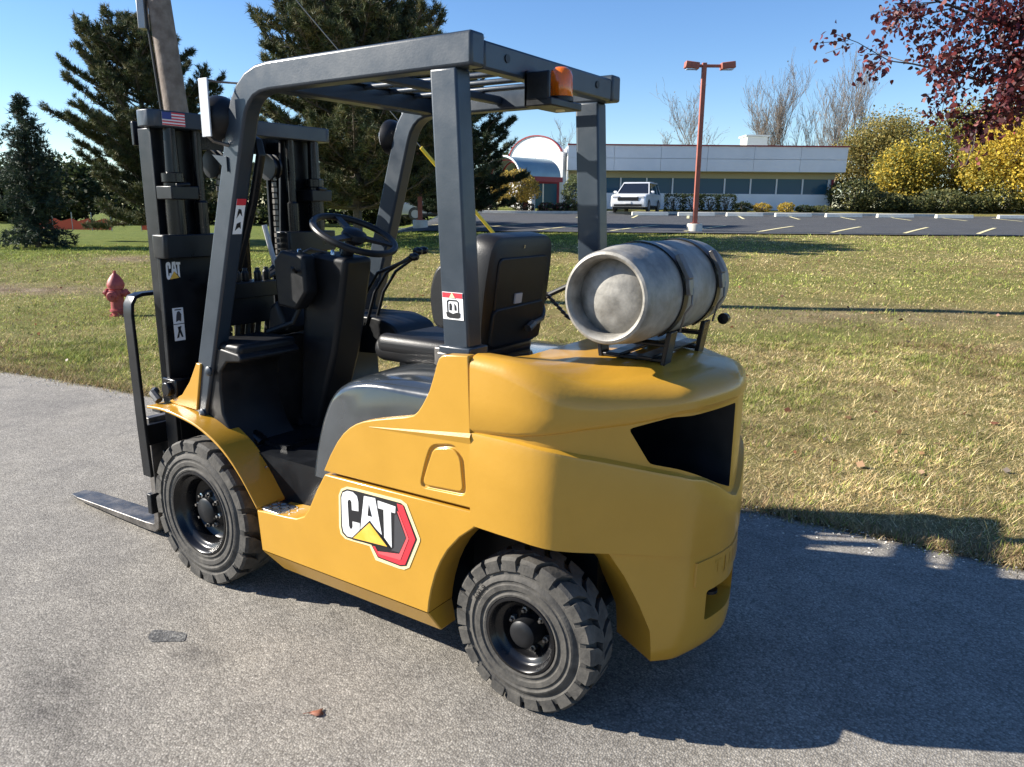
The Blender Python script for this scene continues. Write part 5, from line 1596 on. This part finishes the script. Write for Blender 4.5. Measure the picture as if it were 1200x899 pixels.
# ------------------------------------------------------------------ cars
def car(d, l, yaw, paint, label, L=4.9, Wd=1.95, Hh=1.74):
    root = empty('parked_car', at(d, l, .055), yaw); tag(root, label, 'car')
    h = Wd / 2
    side = [(-L / 2, .42), (-L / 2 + .05, .95), (-L / 2 + .12, 1.05), (L / 2 - 1.30, 1.08), (L / 2 - .25, .98), (L / 2 - .06, .86), (L / 2, .55), (L / 2 - .05, .32), (-L / 2 + .05, .32)]
    q = MB(); ns = [(h, .94), (h, 1.0), (h * .6, 1.015), (-h * .6, 1.015), (-h, 1.0), (-h, .94)]
    ys_ = [(-h, .975), (-h + .06, 1.0), (h - .06, 1.0), (h, .975)]
    vs_ = []
    for y, sc in ys_:
        for (x, z) in side: vs_.append((x * sc, y, .7 + (z - .7) * sc))
    n = len(side); ff = []
    for j in range(3):
        for i in range(n):
            k = (i + 1) % n; ff.append((j * n + i, j * n + k, (j + 1) * n + k, (j + 1) * n + i))
    ff += [tuple(range(n)), tuple(3 * n + k for k in reversed(range(n)))]
    q.add(vs_, ff); body = q.build('body', paint, root, smooth=30, bevel=.05, seg=3)
    # arches
    wb = L * .59 / 2
    for sx_ in (-1, 1):
        for sy_ in (-1, 1):
            q = MB(); q.lathe([(.40, 0), (.40, .02), (0, .021)], 22, 'y', c=(sx_ * wb, 0, .37)); o = q.build('wheel_arch', 'car_dark', root); o.location = (0, sy_ * (h - .015) - (.02 if sy_ < 0 else 0), 0)
            q = MB(); q.lathe([(.24, -.12), (.36, -.11), (.365, .0), (.34, .025), (.24, .03)], 26, 'y', c=(0, 0, 0), closed=True); w_ = q.build('wheel', 'rubber', root); w_.location = (sx_ * wb, sy_ * (h + .005), .365); w_.rotation_euler = (0, 0, math.pi if sy_ < 0 else 0)
            q = MB(); q.lathe([(.245, .0), (.235, .02), (.06, .015), (0, .02)], 20, 'y'); q.build('rim', 'galv', w_)
    # cabin glass, roof, pillars
    gl = [(-L / 2 + .10, 1.05), (-L / 2 + .30, Hh - .10), (L / 2 - 2.15, Hh - .08), (L / 2 - 1.32, 1.07)]
    rf = [(-L / 2 + .24, Hh - .11), (-L / 2 + .34, Hh - .02), (-.4, Hh), (L / 2 - 2.25, Hh - .03), (L / 2 - 2.08, Hh - .10)]
    q = MB(); vs_ = []
    for y, s_ in ((-1, 1), (1, 1)):
        for (x, z) in gl: vs_.append((x, y * (h - .06 - .18 * (z - 1.05) / .65), z))
    q.add(vs_, [(0, 1, 2, 3), (7, 6, 5, 4), (0, 4, 5, 1), (1, 5, 6, 2), (2, 6, 7, 3)]); q.build('cabin_glass', 'car_glass', root, smooth=0)
    q = MB(); q.prism(rf, -h + .20, h - .20, 'y'); q.build('roof', paint, root, smooth=30, bevel=.03)
    for sy_ in (-1, 1):
        for (xa, xb) in ((L / 2 - 1.30, L / 2 - 2.12), (.05, -.08), (-L / 2 + 1.1, -L / 2 + 1.02), (-L / 2 + .14, -L / 2 + .30)):
            q = MB(); q.add([(xa - .05, sy_ * (h - .05), 1.06), (xa + .05, sy_ * (h - .05), 1.06), (xb + .05, sy_ * (h - .228), Hh - .09), (xb - .05, sy_ * (h - .228), Hh - .09),
                             (xa - .05, sy_ * (h - .09), 1.06), (xa + .05, sy_ * (h - .09), 1.06), (xb + .05, sy_ * (h - .268), Hh - .09), (xb - .05, sy_ * (h - .268), Hh - .09)],
                            [(0, 1, 2, 3), (4, 5, 6, 7), (0, 1, 5, 4), (1, 2, 6, 5), (2, 3, 7, 6), (3, 0, 4, 7)])
            q.build('pillar', paint, root, smooth=0)
        q = MB(); q.box((L / 2 - 1.55, sy_ * (h + .09), 1.14), (.12, .20, .15)); q.build('mirror', paint, root, bevel=.04)
        q = MB(); q.box((L / 2 - .08, sy_ * (h - .30), .86), (.12, .42, .10)); q.build('headlight', 'lens', root, bevel=.02)
        q = MB(); q.box((0, sy_ * (h + .003), .36), (L * .42, .03, .10)); q.build('side_skirt', 'car_dark', root)
        q = MB(); q.box((.45, sy_ * (h + .006), .93), (.18, .02, .03)); q.build('door_handle', 'galv', root)
    q = MB(); q.box((L / 2 - .035, 0, .76), (.09, Wd * .60, .20)); q.build('grille', 'car_dark', root, bevel=.02)
    q = MB(); q.box((L / 2 + .0, 0, .42), (.08, Wd * .80, .12)); q.build('lower_grille', 'car_dark', root, bevel=.02)
    q = MB(); q.box((L / 2 + .015, 0, .565), (.02, .34, .12)); q.build('number_plate', 'white_paint', root)
    q = MB(); q.box((0, 0, .28), (L * .9, Wd * .8, .12)); q.build('underbody', 'car_dark', root)
    return root
hd = math.atan2(-HY * math.cos(.36) - RY * math.sin(.36), -HX * math.cos(.36) - RX * math.sin(.36))
car(45.6, 7.15, hd, 'car_white', 'white car parked in front of the building beside the clipped hedges')
car(47.0, -4.75, hd - .9, 'car_silver', 'silver car partly hidden behind the left rear guard post', L=4.5, Wd=1.8, Hh=1.48)
# kerbed bed and walk in front of the entrance
q = MB(); vs_ = []; ls = np.linspace(-8, 24, 60)
for l in ls:
    for d_, z_ in ((44.55, .04), (44.55, .18), (44.75, .18), (44.75, .10)):
        x, y, z = at(d_ + .6 * math.exp(-((l - 1) / 3.0) ** 2) * -1.0, l); vs_.append((x, y, z + z_))
ff = []
for i in range(len(ls) - 1):
    for k in range(3): ff.append((4 * i + k, 4 * i + k + 1, 4 * i + 5 + k, 4 * i + 4 + k))
q.add(vs_, ff); o = q.build('kerb', 'concrete', None, smooth=30); tag(o, 'pale concrete kerb along the far side of the lot', 'kerb', kind='structure')

# ------------------------------------------------------------------ autumn trees on the right, bare trees behind the building
YG = [(.19, .19, .045), (.30, .26, .055), (.14, .155, .04), (.42, .33, .06)]
GOLD = [(.62, .44, .055), (.70, .52, .075), (.50, .37, .06), (.30, .27, .055)]
OL = [(.20, .185, .06), (.27, .22, .065), (.15, .15, .05), (.33, .25, .07)]
DG = [(.05, .066, .026), (.075, .09, .032), (.10, .105, .042)]
for i, (d, px, h, r, pal, base, lab) in enumerate([
        (60, 1000, 7.0, 3.4, OL, .0, 'olive brown tree just right of the office building'),
        (58, 1045, 7.4, 3.4, OL, .0, 'olive brown tree behind the smaller gold tinged tree'),
        (54, 1046, 4.9, 2.5, YG + GOLD[:2], .02, 'smaller yellow green and gold tree low between the olive trees'),
        (55, 1100, 7.2, 3.6, YG, .0, 'yellow green tree in the middle of the right hand wood'),
        (50, 1165, 7.4, 3.4, GOLD, .02, 'big golden tree below the red leaved branch'),
        (48, 1225, 7.8, 3.4, GOLD, .02, 'big golden tree cut by the right edge'),
        (60, 1150, 8.2, 3.8, YG, .0, 'taller yellow green tree behind the big golden tree')]):
    broadleaf('autumn_tree', d, (px - 600) / 896.5 * d, h, r, pal, 120 + i, lab, group='autumn trees at the right', nleaf=15000, leaf=.15, base=base, lobes=44)
for i, (px, w, h) in enumerate([(985, 3.0, 2.1), (1015, 3.2, 1.2), (1050, 3.0, 1.0), (1085, 3.4, 1.4), (1120, 3.0, 1.1), (1155, 3.2, 1.4), (1190, 3.0, 1.2)]):
    lab = ['dark shrub against the right end of the building', 'dark shrub second from the building', 'dark shrub below the smaller gold tinged tree', 'dark shrub below the yellow green tree', 'dark shrub left of the big golden tree', 'dark shrub right below the big golden tree', 'dark shrub at the right edge of the wood'][i]
    bush(50.0, (px - 600) / 896.5 * 50, w, h, DG + OL[:1], 140 + i, lab, n=2600, leaf=.15, group='dark undergrowth at the right')
for i, (d, px, h, lab) in enumerate([(70, 805, 10.5, 'bare wide tree behind the building left of the rooftop unit'), (74, 885, 10.0, 'bare pale tree right of the rooftop unit'), (72, 925, 11.0, 'tall bare pale tree behind the right half of the building'), (70, 958, 11.5, 'tall bare pale tree above the right end of the building'), (66, 668, 6.4, 'small bare tree above the entrance roof'), (75, 770, 7.0, 'low bare tree behind the roof beside the red lamp post'), (68, 990, 9.0, 'bare pale tree behind the olive trees')]):
    rs = rands(160 + i); root = empty('bare_tree', at(d, (px - 600) / 896.5 * d, -.1)); tag(root, lab, 'tree', 'bare trees behind the building')
    limbs = []; tips = []
    ns = 1 if i in (0, 4, 5) else 3
    for k in range(ns):
        grow(rs, (rs.normal() * .5 * (ns > 1), rs.normal() * .5, 0), (rs.normal() * .12, rs.normal() * .12, 1), h * .50, h * .011, 4, limbs, spread=.42 if ns == 1 else .25, up=.35, tips=tips, kids=(4, 5))
    limbs_mesh('trunk', limbs, 'pale_bark', root, n=5, tmin=.009)
    tp = np.array(tips); nl = 70
    P_ = tp[rs.randint(0, len(tp), nl)] + rs.normal(size=(nl, 3)) * .15
    tri_mesh('crown', leaf_quads(P_, None, .12, rs), np.array([(.22, .16, .07)]) * (.7 + .6 * rs.rand(nl, 1)), 'leaves', root, nv=4)

# ------------------------------------------------------------------ red leaved tree reaching in from the right
rs = rands(77)
RD, RL = 9.2, 9.0
RB = np.array(at(RD, RL, -.05)); rt = empty('red_leaf_tree', tuple(RB), RZ)
tag(rt, 'dark red leaved tree with branches reaching in at the upper right', 'tree')
limbs = [([(0, 0, 0), (-.05, 0, 1.0), (.02, .05, 2.0), (0, 0, 3.2), (-.05, 0, 4.4)], [.17, .14, .12, .09, .05])]
tips = []
def branch(start, ctrl, r0, twigs, seed_):
    pts = [np.array(start)] + [np.array(c) for c in ctrl]
    fine = []
    for a, b_ in zip(pts, pts[1:]):
        for t in np.linspace(0, 1, 5)[:-1]: fine.append(a + (b_ - a) * t + rs.normal(size=3) * .012)
    fine.append(pts[-1])
    limbs.append((fine, list(np.linspace(r0, .006, len(fine)))))
    n = len(fine)
    for k in range(twigs):
        i = int(n * (.25 + .72 * rs.rand())); i = min(i, n - 1)
        dv = unit(fine[min(i + 1, n - 1)] - fine[max(i - 1, 0)])
        nd = unit(dv * .7 + rs.normal(size=3) * np.array([.55, .7, .6]) + [0, 0, .12])
        ln = .25 + .5 * rs.rand()
        p0 = fine[i]; e = p0 + nd * ln; mid = (p0 + e) / 2 + rs.normal(size=3) * .03
        limbs.append(([p0, mid, e], [.007, .005, .003]))
        for t in (.35, .6, .8, 1.0): tips.append(p0 + (e - p0) * t)
        for _ in range(2):
            q = p0 + (e - p0) * (.4 + .5 * rs.rand()); e2 = q + unit(nd + rs.normal(size=3) * .8) * ln * .45
            limbs.append(([q, e2], [.004, .002])); tips.append(e2); tips.append((q + e2) / 2)
# each control point: local x to the right of the trunk, local y away, z up
branch((0, 0, 2.0), [(-1.2, .1, 2.55), (-2.4, .0, 2.74), (-3.4, -.1, 2.70), (-4.1, -.1, 2.62)], .055, 26, 1)
branch((0, 0, 2.3), [(-1.3, -.2, 2.75), (-2.6, -.1, 3.0), (-3.7, .0, 3.05), (-4.75, .1, 3.25)], .055, 40, 2)
branch((0, 0, 2.8), [(-1.4, .3, 3.2), (-2.7, .2, 3.5), (-3.8, .2, 3.75), (-4.6, .2, 4.05)], .05, 40, 3)
branch((0, 0, 3.2), [(-1.2, .0, 3.7), (-2.3, -.1, 4.1), (-3.4, -.1, 4.3)], .05, 36, 4)
branch((0, 0, 2.4), [(-1.0, .5, 2.9), (-2.0, .7, 3.05), (-2.9, .6, 3.05)], .045, 34, 5)
branch((0, 0, 2.6), [(-1.2, -.6, 2.95), (-2.2, -.8, 3.3), (-3.0, -.7, 3.45)], .045, 34, 6)
branch((0, 0, 3.5), [(-.8, .3, 4.2), (-1.8, .2, 4.7), (-2.7, .2, 5.0)], .04, 30, 7)
branch((0, 0, 2.5), [(1.2, .1, 3.1), (2.2, .1, 3.6)], .05, 26, 8)
branch((0, 0, 3.0), [(.8, .9, 3.7), (1.4, 1.6, 4.2)], .045, 24, 9)
branch((0, 0, 3.1), [(.6, -.9, 3.8), (1.0, -1.7, 4.3)], .045, 24, 10)
branch((0, 0, 4.2), [(.1, .1, 5.0), (.0, .0, 5.7)], .04, 24, 11)
limbs_mesh('trunk', limbs, 'dark_bark', rt, n=6)
tp = np.array(tips); nl = 30000
P_ = tp[rs.randint(0, len(tp), nl)] + rs.normal(size=(nl, 3)) * .075
P_ = P_[(P_[:, 0] > -3.9) | (rs.rand(nl) < .55)]; nl = len(P_)
a = unit(rs.normal(size=(nl, 3)) * [.8, .8, .5] + [0, 0, -.75]); b_ = unit(np.cross(a, rs.normal(size=(nl, 3)))); c_ = np.cross(a, b_)
s = .060 * (.65 + .6 * rs.rand(nl))[:, None]
V = np.stack([P_, P_ + a * s * .22 + b_ * s * .34 + c_ * s * .12, P_ + a * s * .66 + b_ * s * .33 + c_ * s * .14, P_ + a * s * 1.15 - c_ * s * .08, P_ + a * s * .66 - b_ * s * .33 + c_ * s * .14, P_ + a * s * .22 - b_ * s * .34 + c_ * s * .12], 1)
pal = np.array([(.085, .020, .026), (.13, .026, .030), (.055, .018, .022), (.20, .040, .035), (.11, .045, .045)])
tri_mesh('crown', V, pal[rs.randint(0, 5, nl)] * (.7 + .6 * rs.rand(nl, 1)), 'red_leaves', rt, nv=6)

# ------------------------------------------------------------------ grass
rs = rands(5)
def scatter(n, dmin, dmax, pw):
    u = rs.rand(n); d = (dmin ** pw + u * (dmax ** pw - dmin ** pw)) ** (1 / pw)
    l = (rs.rand(n) * 2 - 1) * (d * .80 + 1.5)
    x = CAM.x + HX * d + RX * l; y = CAM.y + HY * d + RY * l
    return x, y, d, l
xs_, ys_, ds_, ls_ = [], [], [], []
for n, a, e, pw in ((720000, 3.2, 9.0, 1.0), (460000, 8.0, 27, .6)):
    x, y, d, l = scatter(n, a, e, pw)
    xs_.append(x); ys_.append(y); ds_.append(d); ls_.append(l)
x = np.concatenate(xs_); y = np.concatenate(ys_); d = np.concatenate(ds_); l = np.concatenate(ls_)
edge = road_edge(x) + .10 * (fbm(x, x * 0, 1.4, 5) - .5) + .10 * (fbm(x, y, 9.0, 6) - .5)
dm = dirt_map(x, y); gm = green_map(x, y)
keep = (y < edge + .03) & (d < 26.2) & (rs.rand(len(x)) > dm * .55)
# out of the hydrant and the slab
x, y, d, l, dm, gm, edge = [q[keep] for q in (x, y, d, l, dm, gm, edge)]
n = len(x)
z = ground(x, y) + .002 + .025 * (fbm(x, y, .8, 2) - .5)
clump = fbm(x, y, 5.0, 21, 3); patch = fbm(x, y, 1.3, 51, 4); tone = fbm(x, y, 8.0, 61, 3)
green_p = np.clip(.10 + .9 * gm + .9 * (fbm(x, y, .45, 31) - .48) + .8 * (clump - .5), .02, .97)
isg = rs.rand(n) < green_p
straw = np.array([(.50, .39, .20), (.42, .31, .145), (.58, .48, .28), (.30, .205, .10), (.36, .28, .12)])[rs.randint(0, 5, n)]
grn = np.array([(.165, .205, .036), (.23, .25, .055), (.115, .155, .030), (.29, .29, .080)])[rs.randint(0, 4, n)]
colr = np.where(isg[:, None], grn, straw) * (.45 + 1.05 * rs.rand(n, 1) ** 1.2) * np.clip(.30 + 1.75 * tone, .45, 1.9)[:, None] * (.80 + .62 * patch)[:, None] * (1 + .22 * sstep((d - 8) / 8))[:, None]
brown = (rs.rand(n) < dm * .5 + np.clip(fbm(x, y, .9, 71) - .52, 0, 1) * 1.6)[:, None]
colr = np.where(brown, np.array([.26, .165, .09]) * (.7 + .6 * rs.rand(n, 1)), colr)
h = np.where(isg, .020 + .026 * rs.rand(n), .012 + .022 * rs.rand(n)) * (.45 + 1.1 * clump)
h *= np.where(rs.rand(n) < .06, 2.2, 1.0)
w = np.maximum(.0026, d * .00042) * (.8 + .5 * rs.rand(n))
yaw = rs.rand(n) * 2 * math.pi
tilt = np.where(isg, .25 + .75 * rs.rand(n), .6 + .85 * rs.rand(n))
ln = h * (1.1 + .7 * tilt)
dirx, diry, dirz = np.cos(yaw) * np.sin(tilt), np.sin(yaw) * np.sin(tilt), np.cos(tilt)
sx_, sy_ = -np.sin(yaw) * w, np.cos(yaw) * w
B = np.stack([x, y, z], 1); S_ = np.stack([sx_, sy_, 0 * x], 1); Dv = np.stack([dirx, diry, dirz], 1) * ln[:, None]
bend = np.stack([dirx, diry, -.5 * dirz], 1) * (ln * .25)[:, None]
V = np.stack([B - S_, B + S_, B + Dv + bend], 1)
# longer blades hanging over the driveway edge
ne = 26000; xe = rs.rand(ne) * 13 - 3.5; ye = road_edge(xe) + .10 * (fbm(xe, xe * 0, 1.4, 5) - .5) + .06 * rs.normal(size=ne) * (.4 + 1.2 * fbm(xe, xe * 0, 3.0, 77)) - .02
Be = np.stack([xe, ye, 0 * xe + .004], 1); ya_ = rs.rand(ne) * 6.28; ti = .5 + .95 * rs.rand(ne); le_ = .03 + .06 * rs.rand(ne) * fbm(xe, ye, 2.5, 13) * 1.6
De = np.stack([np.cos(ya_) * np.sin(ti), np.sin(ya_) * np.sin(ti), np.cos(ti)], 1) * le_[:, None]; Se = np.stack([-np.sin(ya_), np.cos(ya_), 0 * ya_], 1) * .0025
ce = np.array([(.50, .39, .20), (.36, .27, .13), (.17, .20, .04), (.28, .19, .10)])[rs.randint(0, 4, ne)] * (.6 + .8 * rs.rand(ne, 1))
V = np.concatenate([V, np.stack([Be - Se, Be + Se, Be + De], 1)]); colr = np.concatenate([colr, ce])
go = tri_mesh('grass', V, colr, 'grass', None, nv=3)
tag(go, 'short dry grass mixed with green blades covering the lawn', 'grass', kind='stuff')

# pebbles and crumbs along the driveway edge
ng = 2600
x = rs.rand(ng) * 12 - 4; y = road_edge(x) + np.abs(rs.normal(size=ng)) * .14 - .02
b = MB(); base = [(1, 0, 0), (0, 1, 0), (-1, 0, 0), (0, -1, 0), (0, 0, .8), (0, 0, -.8)]
fcs = [(0, 1, 4), (1, 2, 4), (2, 3, 4), (3, 0, 4)]
for i in range(ng):
    s = .003 + .007 * rs.rand() ** 2; k = rs.rand() * 3
    ca, sa = math.cos(k), math.sin(k)
    b.add([((p[0] * ca - p[1] * sa * .7) * s + x[i], (p[0] * sa + p[1] * ca * .7) * s + y[i], p[2] * s * .8 + .006) for p in base], fcs)
o = b.build('gravel', 'concrete', None, smooth=0, fix=False); tag(o, 'loose pebbles scattered along the edge of the driveway', 'gravel', kind='stuff')

# fallen leaves
leafm = mat('fallen_leaf', (.28, .11, .06), .7, col2=(.20, .07, .04), vscale=60)
def fallen(name, x, y, z, s, a, label, curl=.3):
    n = 9; pts = []
    for k in range(n):
        t = 2 * math.pi * k / n; r = s * (.75 + .25 * math.cos(3 * t) + .12 * math.sin(5 * t))
        pts.append((r * math.cos(t), r * .8 * math.sin(t), .003 + curl * s * (math.cos(t) ** 2) * .5))
    b = MB(); b.add([(0, 0, .004)] + pts, [(0, i + 1, (i + 1) % n + 1) for i in range(n)])
    b.tube([(s * .7, 0, .006), (s * 1.5, s * .1, .004)], .0012, 5)
    o = b.build(name, leafm, None, smooth=60); o.location = (x, y, z); o.rotation_euler = (0, 0, a)
    md = o.modifiers.new('thick', 'SOLIDIFY'); md.thickness = .0008
    tag(o, label, 'leaf')
fallen('fallen_leaf', .523, .934, .006, .030, .7, 'single dry brown leaf lying on the asphalt in the foreground', curl=.08)
# leaf litter on the lawn
nl = 420; x, y, d, l = scatter(nl, 4.5, 20, .7); k = y < road_edge(x) - .05; x, y = x[k], y[k]; nl = len(x)
P_ = np.stack([x, y, ground(x, y) + .03], 1)
tri_l = leaf_quads(P_, None, .055, rs, flat=-.3)
lo_ = tri_mesh('leaf_litter', tri_l, np.array([(.22, .09, .05), (.30, .17, .08), (.16, .07, .045), (.10, .07, .05)])[rs.randint(0, 4, nl)], 'red_leaves', None, nv=4)
tag(lo_, 'dry brown leaves scattered thinly over the lawn', 'leaves', kind='stuff')
